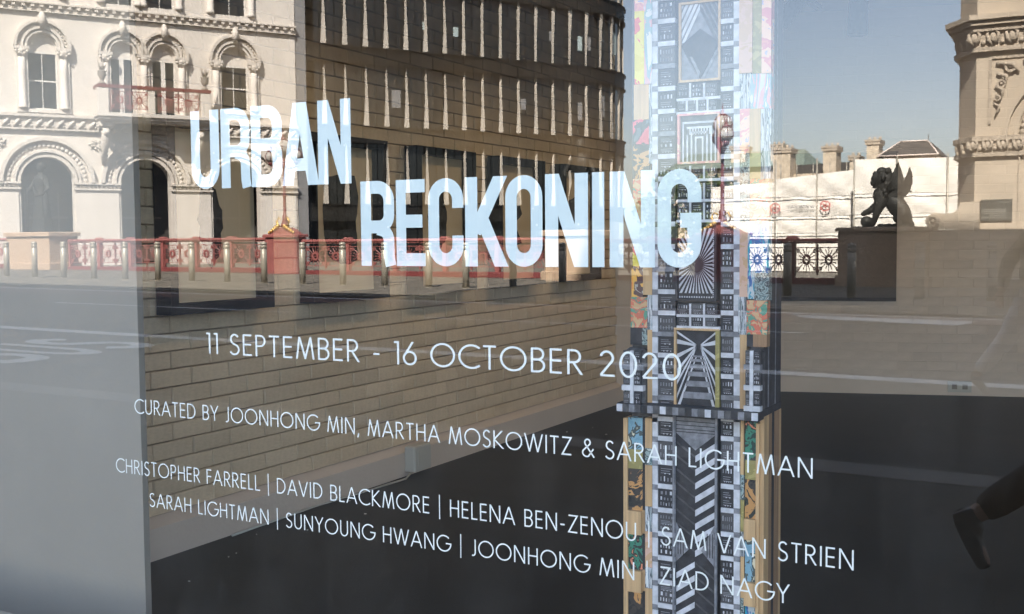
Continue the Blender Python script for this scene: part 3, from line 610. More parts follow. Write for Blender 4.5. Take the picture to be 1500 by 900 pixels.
# window tiles in columns either side of the reliefs and in rows between them
def window_tile(seed):
    """a small printed city facade: dark ground with fine pale window bars of uneven size"""
    r = random.Random(seed); q = MB().box(0, 1, 0, 1, 0, 1, 0); rows = r.choice((2, 3)); v = .08
    for a_ in range(rows):
        h = .84 / rows; n = r.choice((3, 4, 5)); kind = r.random()
        for b_ in range(n):
            u = .10 + .80 * b_ / n; w_ = .80 / n
            if kind < .55: q.box(u + w_ * .2, u + w_ * r.uniform(.45, .65), -.05, 0, v + h * .15, v + h * r.uniform(.6, .85), 1 + (r.random() < .35))
            elif b_ == 0:
                for c_ in range(3): q.box(.16, r.uniform(.6, .9), -.05, 0, v + h * (.12 + .28 * c_), v + h * (.12 + .28 * c_) + .035, 1)
            else: q.box(u, u + w_ * .3, -.055, 0, v + h * .05, v + h * .16, 2)
        v += h + .02
    return q.mesh('window_print', [M['pk' if seed % 3 else 'pk2'], M['pg'], M['pw']])
wm = [window_tile(k) for k in range(12)]
def tile(me, px0, py0, px1, py1, out=.004):
    xa, za = px2(px0, py0); xb, _ = px2(px1, py0); _, zc = px2((px0 + px1) / 2, py1); _, zt = px2((px0 + px1) / 2, py0)
    inst('window_print', me, tot, (xa - TX, TY - TYo - out, zc), 0, (xb - xa, .02, zt - zc))
def drop(x): return (x - 1020) * .05       # rows fall slightly to the right in the photo: level in the place
for cx0, cx1, wx0, wx1 in ((965, 990, 957, 965), (1057, 1076, 1076, 1085)):
    y = -30.0; k = 0
    while y < 600:
        nh = 33 if y < 430 else 31
        tile(wm[(k * 5 + (cx0 > 1000) * 7) % 12], cx0, y, cx1, y + nh - 8); 
        tb('white_bar', cx0, y + nh - 8, cx1, y + nh - 1, M['pw'] if k % 3 else M['pg'], .007, .02)
        if wx1 > wx0: tb('white_strip', wx0, y, wx1, y + nh - 8, M['pw'], .008, .02); tb('grey_square', wx0, y + nh - 8, wx1, y + nh, M['pg'], .008, .02)
        y += nh; k += 1
    y = 612.0
    while y < 1000:
        tile(wm[(k * 7 + (cx0 > 1000) * 3) % 12], cx0, y, cx1, y + 27); tb('white_bar', cx0, y + 27, cx1, y + 34, M['pw'], .007, .02)
        tb('white_strip', wx0, y, wx1, y + 27, M['pw'], .008, .02); tb('grey_square', wx0, y + 27, wx1, y + 35, M['pg'], .008, .02); y += 35; k += 1
for y0, y1, n in ((122, 143, 3), (145, 163, 4), (243, 262, 3), (268, 292, 3), (297, 322, 3), (445, 461, 3), (464, 478, 3)):
    w_ = (1054 - 993) / n
    for k in range(n): tile(wm[(k * 5 + int(y0)) % 12], 993 + w_ * k, y0, 993 + w_ * (k + 1) - 3, y1)
    tb('white_bar', 992, y1, 1056, y1 + 4, M['pw'], .006, .02)
    for k in range(1, n): tb('white_strip', 993 + w_ * k - 3, y0, 993 + w_ * k, y1, M['pw'], .005, .02)
# outer collage, left edge then right edge
for q in [(931, -30, 945, 17, C2), (945, -30, 957, 17, C12), (931, 17, 946, 124, C1), (946, 17, 957, 124, C12), (930, 124, 952, 176, wd), (952, 124, 957, 240, C11), (929, 176, 942, 212, C3), (942, 176, 952, 212, C3),
          (929, 212, 952, 262, C6), (929, 262, 957, 330, C9), (928, 330, 944, 390, C1), (944, 330, 957, 432, wd), (927, 390, 944, 435, C8), (926, 435, 950, 480, C9), (950, 432, 957, 483, C11), (925, 480, 942, 505, M['pk']), (942, 480, 950, 505, C13), (950, 483, 957, 600, wd),
          (1085, -30, 1104, 108, C14), (1104, -30, 1118, 108, C10), (1118, -30, 1132, 108, C2), (1085, 108, 1101, 160, C11), (1101, 108, 1131, 160, C12), (1085, 160, 1100, 225, C2), (1100, 160, 1116, 225, wd), (1116, 160, 1131, 262, C11),
          (1086, 225, 1100, 330, C13), (1100, 225, 1116, 262, C10), (1100, 262, 1128, 328, C9), (1085, 330, 1097, 435, C14), (1097, 328, 1107, 438, C7), (1107, 328, 1128, 400, C7), (1107, 400, 1128, 440, C13),
          (1083, 435, 1095, 490, C11), (1095, 440, 1125, 490, C9), (1081, 490, 1095, 606, wd), (1095, 490, 1105, 508, M['pk']), (1105, 490, 1125, 508, wd2)]:
    tb('collage_paper', *q[:4], q[4], .006 + rnd.uniform(0, .006), .03)
# shoulder blocks above the ledge
for x0, x1 in ((919, 950), (1096, 1120)):
    xa, zt = px2(x0, 508); xb, _ = px2(x1, 508); _, zb = px2((x0 + x1) / 2, 600)
    MB().bev(xa - TX, xb - TX, TY - TYo - .035, TY - TYo + .02, zb, zt, .012).build('shoulder_block', M['pk2'], tot)
    for k in range(3):
        y0 = 512 + k * 30
        for s in range(2):
            u0 = x0 + 2 + s * (x1 - x0) / 2; xa, zc = px2(u0, y0 + 20); xb, zt = px2(u0 + 10, y0); 
            inst('window_print', wm[(k * 3 + s * 4) % 12], tot, (xa - TX, TY - TYo - .039, zc), 0, (xb - xa, .02, zt - zc))
        xa, zc = px2(x0, y0 + 27); xb, zt = px2(x1, y0 + 21)
        MB().box(xa - TX, xb - TX, TY - TYo - .042, TY - TYo - .02, zc, zt).build('white_bar', M['pw' if k else 'pg'], tot)
    xm, _ = px2((x0 + x1) / 2 - 3, 550); xn, _ = px2((x0 + x1) / 2 + 2, 550); _, z0 = px2((x0 + x1) / 2, 600); _, z1 = px2((x0 + x1) / 2, 512)
    MB().box(xm - TX, xn - TX, TY - TYo - .044, TY - TYo - .02, z0, z1).build('white_strip', M['pw'], tot)
# ledge with a chequer of squares
xa, zt = px2(1020, 594); _, zb = px2(1020, 607); x0, _ = px2(914, 600); x1, _ = px2(1119, 600)
MB().box(x0 - TX, x1 - TX, TY - TYo - .05, TY - TYo + .17, zb, zt).build('ledge', M['pk'], tot)
n = 22
for k in range(n):
    u0 = x0 + (x1 - x0) * k / n; u1 = x0 + (x1 - x0) * (k + .93) / n
    MB().box(u0 - TX, u1 - TX, TY - TYo - .053, TY - TYo - .0505, zb + .002, zt - .002).build('ledge_square', [M['pw'], M['pk2'], M['pg'], M['pk2'], M['pk'], M['pg'], M['pk2']][k % 7], tot)
# lower edges: timber posts and tiles
tb('timber_post', 915, 612, 921, 1100, wd, .01, .05); tb('timber_post', 1109, 620, 1114, 1100, wd, .01, .05)
y = 612.0; seq = [C4, C10, C6, wd, C5, wd, C6, wd, C4, wd, C6]; hs = [46, 28, 60, 34, 52, 31, 58, 32, 50, 34, 60]
for m_, h in zip(seq, hs):
    tb('collage_paper' if m_ is not wd else 'timber_block', 921, y, 942, y + h, m_, .004 if m_ is not wd else .016, .03)
    tb('timber_block', 942, y, 946, y + h, M['pk'] if m_ is not wd else wd, .004, .03); y += h + .5
y = 612.0
for k, (m_, h) in enumerate([(wd, 44), (C13, 24), (wd, 60), (C11, 36), (C14, 52), (C11, 30), (wd, 58), (C13, 40), (wd, 60)]): tb('timber_block' if m_ in (wd, C14) else 'collage_paper', 947, y, 957, y + h, m_, .01, .03); y += h + .5
y = 618.0
for m_, h in [(C5, 56), (C10, 28), (C6, 56), (wd, 30), (C4, 62), (wd, 34), (C7, 60), (wd, 34), (C5, 60)]:
    tb('collage_paper' if m_ is not wd else 'timber_block', 1092, y, 1109, y + h, m_, .004 if m_ is not wd else .016, .03); y += h + .5
y = 615.0
for m_, h in [(wd, 80), (C13, 36), (C10, 46), (C11, 36), (wd, 60), (C13, 50), (wd, 60)]: tb('timber_block' if m_ is wd else 'collage_paper', 1086, y, 1091, y + h, m_, .008, .03); y += h + .5
# right flank
xs = xr - TX
for k, (ya, yb, m_) in enumerate([(.0, .045, wd), (.047, .075, wd2), (.078, .10, M['pk']), (.103, .15, wd2), (.153, .17, wd)]):
    _, z1 = px2(1130, 612); MB().box(xs, xs + .012, TY - TYo + ya, TY - TYo + yb, 0, z1).build('flank_board', m_, tot)
for k, (ya, yb, m_) in enumerate([(.0, .04, M['pk']), (.043, .05, M['pg']), (.055, .11, M['pk']), (.113, .118, M['pg']), (.12, .17, M['pk'])]):
    MB().box(xs, xs + .010, TY - TYo + ya, TY - TYo + yb, zt + .001, 2.7).build('flank_board', m_, tot)

# ------------------------------------------------------------------ the window with its lettering
win = empty('shop_window', (0, GLASS_Y, 0), 0, 'big shop window pane with white exhibition lettering, reflecting the street', 'window')
g = MB(); X0, X1, Z0, Z1 = -7.0, 4.6, .12, 2.3
g.add([(X0, -.006, Z0), (X1, -.006, Z0), (X1, -.006, Z1), (X0, -.006, Z1), (X0, .004, Z0), (X1, .004, Z0), (X1, .004, Z1), (X0, .004, Z1)], [(0, 1, 5, 4), (1, 2, 6, 5), (2, 3, 7, 6), (3, 0, 4, 7), (4, 5, 6, 7)][::1], 1)
g.add([(X0, -.006, Z0), (X1, -.006, Z0), (X1, -.006, Z1), (X0, -.006, Z1)], [(0, 1, 2, 3)], 0)
g.build('pane', [GL, GL2], win, fix=False)
VY = .0046
def bold(word, bounds, z0, h):
    for ch, (a, b) in zip(word, bounds):
        bw_ = (2 * h_ if ch == 'I' else W_); o = glyph_mesh(ch, BOLD, h_, h, (b - a) / (bw_ * h)).build('letter', VB, win, (a, VY, z0)); o['label'] = 'big pale blue letter ' + ch
bold('URBAN', [(-2.193, -2.093), (-2.086, -1.987), (-1.982, -1.879), (-1.877, -1.764), (-1.762, -1.662)], 1.441, .208)
bold('RECKONING', [(-1.634, -1.535), (-1.529, -1.439), (-1.437, -1.340), (-1.335, -1.229), (-1.228, -1.133), (-1.125, -1.022), (-1.011, -.982), (-.968, -.866), (-.859, -.762)], 1.238, .2065)
text_line('11 SEPTEMBER - 16 OCTOBER 2020', -2.157, -.805, .999, .0565, VY, .042, win, VS)
text_line('CURATED BY JOONHONG MIN, MARTHA MOSKOWITZ & SARAH LIGHTMAN', -2.436, -.527, .8165, .0415, VY, .042, win, VS)
text_line('CHRISTOPHER FARRELL | DAVID BLACKMORE | HELENA BEN-ZENOU | SAM VAN STRIEN', -2.518, -.445, .641, .041, VY, .042, win, VS)
text_line('SARAH LIGHTMAN | SUNYOUNG HWANG | JOONHONG MIN | ZIAD NAGY', -2.387, -.573, .554, .040, VY, .042, win, VS)

# ------------------------------------------------------------------ the shop building round the window (it also shades the street)
sb_ = empty('shop_building', (0, GLASS_Y, 0), 0, 'plain stone shop building that holds the big window', 'building')
q = MB(); q.box(-30, X0, 0, .06, -.6, 3.3); q.box(X1, 30, 0, .06, -.6, 3.3); q.box(X0, X1, 0, .06, -.6, Z0); q.box(X0, X1, 0, .06, Z1, 3.3)
q.box(-60, 42, 0, .5, 3.3, 18.6); q.box(-60, 0, .5, 9, 18.1, 18.6)
q.build('front_wall', M['mort'], sb_)
MB().box(-60, -8.2, .07, .5, -.6, 3.29).build('side_wall', M['mort'], sb_)
q = MB().box(-5.6, 42, .52, 9.0, 3.31, 30.0); q.box(5.2, 42, .07, .5, -.6, 3.29); q.build('tower_block', M['mort'], sb_)
struct('partition_void', MB().box(-8.1, -8.0, GLASS_Y + .07, 10.6, 0, 3.15), M['white'])

# ================================================================== THE STREET (real y < 2.2)
def vy(d): return 2 * GLASS_Y - d            # metres along the folded sight line -> real y
def strip_sheet(name, x0, x1, ya, yb, z, m, nx=24, kind='structure', parent=None):
    mb = MB(); vs = []; 
    for i in range(nx + 1):
        x = x0 + (x1 - x0) * i / nx; vs += [(x, ya, gz(x) + z), (x, yb, gz(x) + z)]
    mb.add(vs, [(2 * i, 2 * i + 2, 2 * i + 3, 2 * i + 1) for i in range(nx)])
    o = mb.build(name, m, parent)
    if kind: o['kind'] = kind
    return o
gm = MB(); gm.add([(-1500, -1500, -.9), (1500, -1500, -.9), (1500, 1500, -.9), (-1500, 1500, -.9)], [(0, 1, 2, 3)])
struct('ground', gm, M['greyg'])
RZ = -.05
strip_sheet('road', -140, 90, vy(17.75), vy(6.42), RZ, M['asphalt'])
strip_sheet('cycle_strip', -140, 90, vy(19.42), vy(17.75), RZ, M['redroad'])
def slab(name, x0, x1, ya, yb, m, z=0, t=.5):
    mb = MB(); vs = []; n = 24
    for i in range(n + 1):
        x = x0 + (x1 - x0) * i / n; vs += [(x, ya, gz(x) + z), (x, yb, gz(x) + z), (x, yb, gz(x) + z - t), (x, ya, gz(x) + z - t)]
    fs = []
    for i in range(n):
        for k in range(4): fs.append((4 * i + k, 4 * i + 4 + k, 4 * i + 4 + (k + 1) % 4, 4 * i + (k + 1) % 4))
    mb.add(vs, fs + [(0, 1, 2, 3), (4 * n, 4 * n + 3, 4 * n + 2, 4 * n + 1)]); return struct(name, mb, m)
slab('near_pavement', -140, 90, vy(6.10), GLASS_Y - .01, M['nearpave'])
slab('near_kerb', -140, 90, vy(6.42), vy(6.105), M['kerb'], .002)
slab('far_kerb', -140, 90, vy(19.72), vy(19.425), M['kerb'], .002)
slab('far_pavement', -140, 90, -60, vy(19.725), M['paving'])
# paving joints of the far pavement: recessed dark lines are real thin gaps between slabs laid on top
pv = MB(); y = vy(19.76); row = 0
while y > vy(29.0):
    d = .75 if row % 2 else .6; x = -46 + (row % 3) * .3
    while x < 4:
        wd_ = rnd.uniform(.7, 1.15); z = gz(x) + .010 + rnd.uniform(0, .003)
        pv.box(x, x + wd_ - .012, y - d + .012, y, gz(x) - .01, z); x += wd_
    y -= d; row += 1
o = pv.build('paving_slab', M['paving']); o['kind'] = 'stuff'; tag(o, 'grey stone slabs of the far pavement between kerb and parapet', 'paving')
o['kind'] = 'structure'; o.name = 'far_pavement_slabs'
def mark(name, pts, label=None):                                        # flat road paint, 4 mm above the asphalt
    pass
rm = MB()
def paint(mb, x0, x1, d0, d1):
    n = max(1, int(abs(x1 - x0) / 6))
    for i in range(n):
        a = x0 + (x1 - x0) * i / n; b = x0 + (x1 - x0) * (i + 1) / n
        mb.add([(a, vy(d1), gz(a) + RZ + .005), (b, vy(d1), gz(b) + RZ + .005), (b, vy(d0), gz(b) + RZ + .005), (a, vy(d0), gz(a) + RZ + .005)], [(0, 1, 2, 3)])
paint(rm, -80, 40, 18.95, 19.13)
struct('edge_line', rm, M['roadw'])
x = -82.0; k = 0
while x < 30:
    mb = MB(); paint(mb, x, x + 6.2, 15.15, 15.29); struct('lane_dash', mb, M['roadw']); x += 9.0; k += 1
mb = MB(); paint(mb, -80, 40, 10.55, 10.85); struct('lane_line', mb, M['roadw'])
mb = MB(); paint(mb, -9.0, -6.6, 20.0 - .9, 20.0 - .86); struct('kerbside_line', mb, M['roadw'])
mb = MB(); mb.add([(x_, vy(d), gz(x_) + RZ + .006) for x_, d in ((-4.4, 18.0), (-2.1, 17.5), (-1.9, 18.5), (-4.9, 18.6))], [(0, 1, 2, 3)]); struct('bay_marking', mb, M['roadw'])
# BUS lettering on the near lane: read by traffic heading to -x, letters stacked across the lane, stretched along it
def road_word():
    hw = .105; L = 1.9; zz = RZ + .0055
    # each letter lies in a lane slot across the road: glyph width -> y, glyph height -> -x
    slots = {'B': (7.65, 8.3), 'U': (8.45, 9.0), 'S': (9.15, 9.8)}
    for ch, (d0, d1) in slots.items():
        gw = LIGHT[ch][0]; mb = MB()
        for st in LIGHT[ch][1]:
            for q in ribbon(st, .085):
                vs = []
                for gx, gy in q:
                    X = -10.3 - gy * L; dd = d0 + (gx / gw) * (d1 - d0)
                    vs.append((X, vy(dd), gz(X) + zz))
                mb.add(vs, [tuple(range(len(vs)))]); zz += .0002
        o = mb.build('road_letter', M['roadw']); o['kind'] = 'structure'
road_word()
# small cover plates and grit
# ------------------------------------------------------------------ bollards
def make_bollard():
    b = empty('bollard')
    MB().lathe([(.088, 0), (.088, .93), (.080, .935), (.080, .955), (.088, .96), (.088, 1.03), (.080, 1.035), (.080, 1.05), (.088, 1.055), (.088, 1.09), (.06, 1.12), (.001, 1.13)], n=20).build('post', M['steel'], b)
    MB().lathe([(.083, .936), (.083, .954)], n=20).build('groove', M['steeld'], b); MB().lathe([(.083, 1.036), (.083, 1.049)], n=20).build('groove', M['steeld'], b)
    MB().lathe([(.12, 0), (.12, .008), (.095, .012)], n=20).build('base_ring', M['steel'], b)
    return b
b0 = make_bollard(); N_B = 23
nm = ['first', 'second', 'third', 'fourth', 'fifth', 'sixth', 'seventh', 'eighth', 'ninth', 'tenth', 'eleventh', 'twelfth']
for i in range(N_B):
    o = b0 if i == 0 else copy_tree(b0)
    x = -31.2 + 1.34 * i - (.02 * i if i > 12 else 0) + .0
    o.location = (x, vy(23.2), gz(x) + .01)
    if i < 12: lb = 'sunlit steel bollard on the far pavement, %s from the street end by the robed statue' % nm[i]
    elif i < 18: lb = 'steel bollard in shadow, %s before the winged lion pedestal' % nm[17 - i]
    else: lb = 'steel bollard in shade, %s counted from the winged lion towards the stone tower' % nm[i - 18]
    tag(o, lb, 'bollard', 'steel bollards along the far pavement')

# ------------------------------------------------------------------ cast iron parapet
def lattice():
    """one bay of pierced iron work, 1.60 m wide and 0.78 m high, origin at its lower middle"""
    mb = MB(); t = .022; d = .03
    for c in (-.4, .4):
        w2, z0, z1 = .385, 0.0, .78; m_ = (z0 + z1) / 2
        for a, b in (((-w2, .09), (w2, .09)), ((-w2, .69), (w2, .69))): mb.box(c + a[0], c + b[0], -d, d, a[1] - t / 2, a[1] + t / 2)
        for u in (-w2, w2): mb.box(c + u - t / 2, c + u + t / 2, -d, d, z0, z1)
        mb.arch(c, m_, .075, .135, -d, d, 14, a1=2 * PI - .01); mb.lathe([(.001, -.001), (.055, .0), (.055, .03), (.001, .04)], c=(c, 0), n=8, z0=m_ - .02)
        for k in range(8):
            an = PI / 8 + PI / 4 * k; r0, r1 = .12, .30 if k % 2 == 0 else .27
            p0 = Vector((c + r0 * math.cos(an), 0, m_ + r0 * math.sin(an))); p1 = Vector((c + r1 * math.cos(an) * 1.1, 0, m_ + r1 * math.sin(an) * .95)); mb.tube([p0, p1], .014, 4, smooth=False)
        for sx in (-1, 1):
            for sz in (-1, 1): mb.tube([(c + sx * .37, 0, m_ + sz * .29), (c + sx * .10, 0, m_ + sz * .08)], .015, 4, smooth=False); mb.arch(c + sx * .30, m_ + sz * .22, .028, .055, -d * .8, d * .8, 8, a1=2 * PI - .01)
        mb.tube([(c, 0, .09), (c, 0, m_ - .12)], .013, 4, smooth=False); mb.tube([(c, 0, .69), (c, 0, m_ + .12)], .013, 4, smooth=False)
        mb.tube([(c - .37, 0, m_), (c - .12, 0, m_)], .013, 4, smooth=False); mb.tube([(c + .37, 0, m_), (c + .12, 0, m_)], .013, 4, smooth=False)
    return mb
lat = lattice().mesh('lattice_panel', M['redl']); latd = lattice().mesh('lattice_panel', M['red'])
PY = vy(29.4)
def parapet(xa, xb, label, dark=False, bay=1.77):
    m_ = M['red'] if dark else M['redl']  # darker red puts the shade of the shadowed parapets into their colour
    p = empty('iron_parapet', ((xa + xb) / 2, PY, gz((xa + xb) / 2)), 0, label, 'parapet', 'iron parapets of the viaduct'); L = xb - xa; n = max(1, round(L / bay)); s = L / n
    MB().bev(-L / 2, L / 2, -.15, .15, 0, .17, .02).build('plinth', M['red'], p)
    q = MB().box(-L / 2, L / 2, -.10, .10, 1.075, 1.13); q.bev(-L / 2, L / 2, -.14, .14, 1.132, 1.21, .03); q.build('top_rail', m_, p)
    for k in range(n + 1):
        x = -L / 2 + s * k
        if 0 < k < n or True: MB().bev(x - .07 if k else x, x + .07 if k < n else x + .01, -.085, .085, .171, 1.075, .01).build('post', m_, p)
        if 0 < k < n: MB().bev(x - .16, x + .16, -.13, .13, 1.211, 1.27, .04).build('rail_boss', m_, p)
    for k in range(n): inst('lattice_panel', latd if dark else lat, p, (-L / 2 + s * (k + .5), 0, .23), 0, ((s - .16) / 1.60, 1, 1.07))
    return p
parapet(-35.75, -25.75, 'sunlit red iron parapet before the cream building, from the robed statue to the gilded lamp')
parapet(-24.2, -14.75, 'red iron parapet before the curved building, from the gilded lamp to the second statue', False)
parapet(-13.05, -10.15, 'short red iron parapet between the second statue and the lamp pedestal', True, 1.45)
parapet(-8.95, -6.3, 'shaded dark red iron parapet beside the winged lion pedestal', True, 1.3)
parapet(-46.0, -38.5, 'red iron parapet left of the robed statue', False)

# ------------------------------------------------------------------ lamps on the parapet
def lamp(x, label, rz):
    L_ = empty('street_lamp', (x, PY, gz(x)), 0, label, 'street lamp', 'three-globe lamps on the viaduct parapet')
    q = MB().bev(-.74, .74, -.3, .3, 0, .18, .02); q.bev(-.70, .70, -.26, .26, .181, 1.25, .02); q.bev(-.76, .76, -.32, .32, 1.251, 1.36, .03)
    q.prism([(-.60, 1.361), (.60, 1.361), (.45, 1.46), (.22, 1.58), (-.22, 1.58), (-.45, 1.46)], -.2, .2)
    q.build('pedestal', M['redl'], L_)
    g_ = MB()
    for sx in (-1, 1):
        for k in range(5): g_.sphere((sx * (.16 + .09 * k), .21, 1.62 - .05 * k), .075 - .006 * k, 8, 6)
        g_.tube([(sx * .18, .1, 1.6), (sx * .28, .1, 1.78), (sx * .20, .1, 1.92), (sx * .08, .1, 1.86)], [.05, .045, .035, .02], 6)
    g_.build('gilded_ornament', M['gold'], L_)
    MB().lathe([(.16, 1.581), (.14, 1.7), (.08, 1.85), (.10, 1.95), (.055, 2.0), (.05, 2.6), (.075, 2.66), (.05, 2.72), (.04, 3.6), (.08, 3.66), (.05, 3.72), (.045, 4.0)], n=14).build('column', M['red'], L_)
    arm = empty('lamp_head', (0, 0, 0)); arm.parent = L_; arm.rotation_euler = (0, 0, rz)
    q = MB()
    for s in (-1, 1):
        q.tube([(0, 0, 3.66), (s * .25, 0, 3.56), (s * .5, 0, 3.62), (s * .55, 0, 3.78)], .022, 6); q.tube([(0, 0, 3.3), (s * .2, 0, 3.45), (s * .35, 0, 3.72), (s * .5, 0, 3.75)], .015, 6)
    for c, r in (((0, 0, 4.30), .27), ((-.55, 0, 4.0), .20), ((.55, 0, 4.0), .20)):
        for k in range(6):
            a = PI / 3 * k; q.tube([(c[0] + (r + .012) * math.sin(t) * math.cos(a), c[1] + (r + .012) * math.sin(t) * math.sin(a), c[2] - (r + .012) * math.cos(t)) for t in [PI * j / 8 for j in range(1, 8)]], .010, 4)
        q.lathe([(.10, 0), (.11, .04), (.03, .09), (.045, .14), (.012, .20), (.004, .34)], c=(c[0], c[1]), n=10, z0=c[2] + r - .02); q.lathe([(.03, -.12), (.09, -.04), (.10, 0.02)], c=(c[0], c[1]), n=10, z0=c[2] - r)
    q.build('cage', M['red'], arm)
    for c, r in (((0, 0, 4.30), .27), ((-.55, 0, 4.0), .20), ((.55, 0, 4.0), .20)): MB().sphere(c, r, 16, 10).build('globe', M['lampglass'], arm)
    return L_
# 'lamp_head' would be an empty between thing and parts: make its cage and globes direct children instead
def flatten(L_):
    for a in [c for c in kids(L_) if c.type == 'EMPTY']:
        rot = a.rotation_euler.z
        for c in kids(a): c.parent = L_; c.rotation_euler = (0, 0, rot)
        bpy.data.objects.remove(a)
flatten(lamp(-24.98, 'red iron street lamp with three globes on a gilded pedestal, before the cream building', 0))
flatten(lamp(-9.56, 'street lamp with three clustered globes seen beside the collage totem, on shaded parapet', R(62)))

# ------------------------------------------------------------------ robed statues and their pedestals
def pedestal(x0, x1, h, label, y=vy(29.2), d=1.35, m_='granite'):
    xm = (x0 + x1) / 2; w2 = (x1 - x0) / 2; p = empty('statue_pedestal', (xm, y, gz(xm)), 0, label, 'pedestal')
    MB().bev(-w2 - .1, w2 + .1, -d / 2 - .1, d / 2 + .1, 0, .28, .03).build('base', M[m_], p)
    MB().bev(-w2, w2, -d / 2, d / 2, .281, h - .17, .02).build('shaft', M[m_], p)
    MB().bev(-w2 - .08, w2 + .08, -d / 2 - .08, d / 2 + .08, h - .169, h, .03).build('cap', M[m_], p)
    return p
pedestal(-38.35, -35.85, 1.46, 'tan granite pedestal under the robed bronze statue'); pedestal(-14.6, -13.2, 1.46, 'tan granite pedestal under the second statue, right of the lettered parapet')
def skin(name, V, E, m_, parent, sub=2, loc=(0, 0, 0)):
    me = bpy.data.meshes.new(name); me.from_pydata([v[:3] for v in V], E, []); me.materials.append(m_)
    o = bpy.data.objects.new(name, me); col.objects.link(o); o.parent = parent; o.location = loc
    o.modifiers.new('skin', 'SKIN').use_smooth_shade = True
    if not me.skin_vertices: 
        me.attributes  # created with the modifier on evaluation
        bpy.context.view_layer.objects.active = o
    sv = me.skin_vertices[0].data if me.skin_vertices else None
    if sv is None:
        bpy.context.view_layer.update(); sv = me.skin_vertices[0].data
    for i, v in enumerate(V):
        r = v[3]; sv[i].radius = r if isinstance(r, tuple) else (r, r)
        sv[i].use_root = (i == 0)
    s_ = o.modifiers.new('sub', 'SUBSURF'); s_.levels = sub; s_.render_levels = sub
    return o
def robed(x, z0, label, H, m_, arm=0):
    s = empty('robed_statue', (x, vy(29.2), z0), 0, label, 'statue'); k = H / 2.75
    mb = MB(); n = 40; prof = [(.46, 0), (.44, .10), (.38, .5), (.33, 1.0), (.27, 1.45), (.25, 1.6), (.30, 1.85), (.33, 2.05), (.27, 2.2), (.11, 2.28), (.085, 2.36)]
    vs = []; fs = []
    for j, (r, z) in enumerate(prof):
        for i in range(n):
            a = 2 * PI * i / n; f = 1 + (.10 * math.sin(7 * a + z * 1.6) + .05 * math.sin(13 * a - z * 3)) * (1 if z < 1.9 else .25)
            vs.append((r * f * math.cos(a) * k, r * f * .74 * math.sin(a) * k, z * k))
    for j in range(len(prof) - 1): fs += [(j * n + i, j * n + (i + 1) % n, (j + 1) * n + (i + 1) % n, (j + 1) * n + i) for i in range(n)]
    fs += [tuple(range(n - 1, -1, -1)), tuple((len(prof) - 1) * n + i for i in range(n))]
    mb.add(vs, fs, 0, True); mb.sphere((0, .01, 2.52 * k), .15 * k, 16, 12, sz=1.25, sx=.9); mb.sphere((0, .14 * k, 2.50 * k), .035 * k, 8, 6, sz=1.4)
    mb.tube([(-.28 * k, 0, 2.08 * k), (-.50 * k, .10, 1.72 * k), (-.36 * k, .34, 1.62 * k)], [.11 * k, .09 * k, .06 * k], 10)
    mb.tube([(.28 * k, 0, 2.08 * k), (.46 * k, .05, 1.72 * k), (.34 * k, .25, 1.45 * k)], [.11 * k, .09 * k, .06 * k], 10)
    mb.build('figure', m_, s); h = MB(); h.sphere((0, -.03 * k, 2.60 * k), .17 * k, 14, 10, sz=1.0); h.sphere((0, -.17 * k, 2.56 * k), .08 * k, 10, 8); h.build('hair', m_, s)
    dr = MB(); dr.tube([(-.2 * k, .2 * k, 1.75 * k), (.05, .27 * k, 1.45 * k), (.3 * k, .12 * k, 1.5 * k)], [.05, .09, .04], 8); dr.tube([(.28 * k, .1, 1.5 * k), (.40 * k, .12, .9 * k), (.36 * k, .1, .3 * k)], [.05, .09, .03], 8); dr.build('drapery', m_, s)
    if arm: MB().tube([(-.40 * k, .35, .03), (-.36 * k, .35, 1.75 * k)], .03, 6).build('staff', m_, s); MB().box(.25, .5, -.05, .3, 0, .55).build('attribute', m_, s)
    MB().lathe([(.56, -.005), (.55, .10)], n=12, sy=.85).build('base', m_, s)
    return s
robed(-37.05, gz(-37) + 1.465, 'dark bronze robed woman standing on the far left pedestal before the arch', 2.72, M['bronze'], 1)
robed(-13.75, gz(-14) + 1.465, 'weathered bronze statue on the second pedestal, only its top above the big lettering', 2.62, M['bronze'])

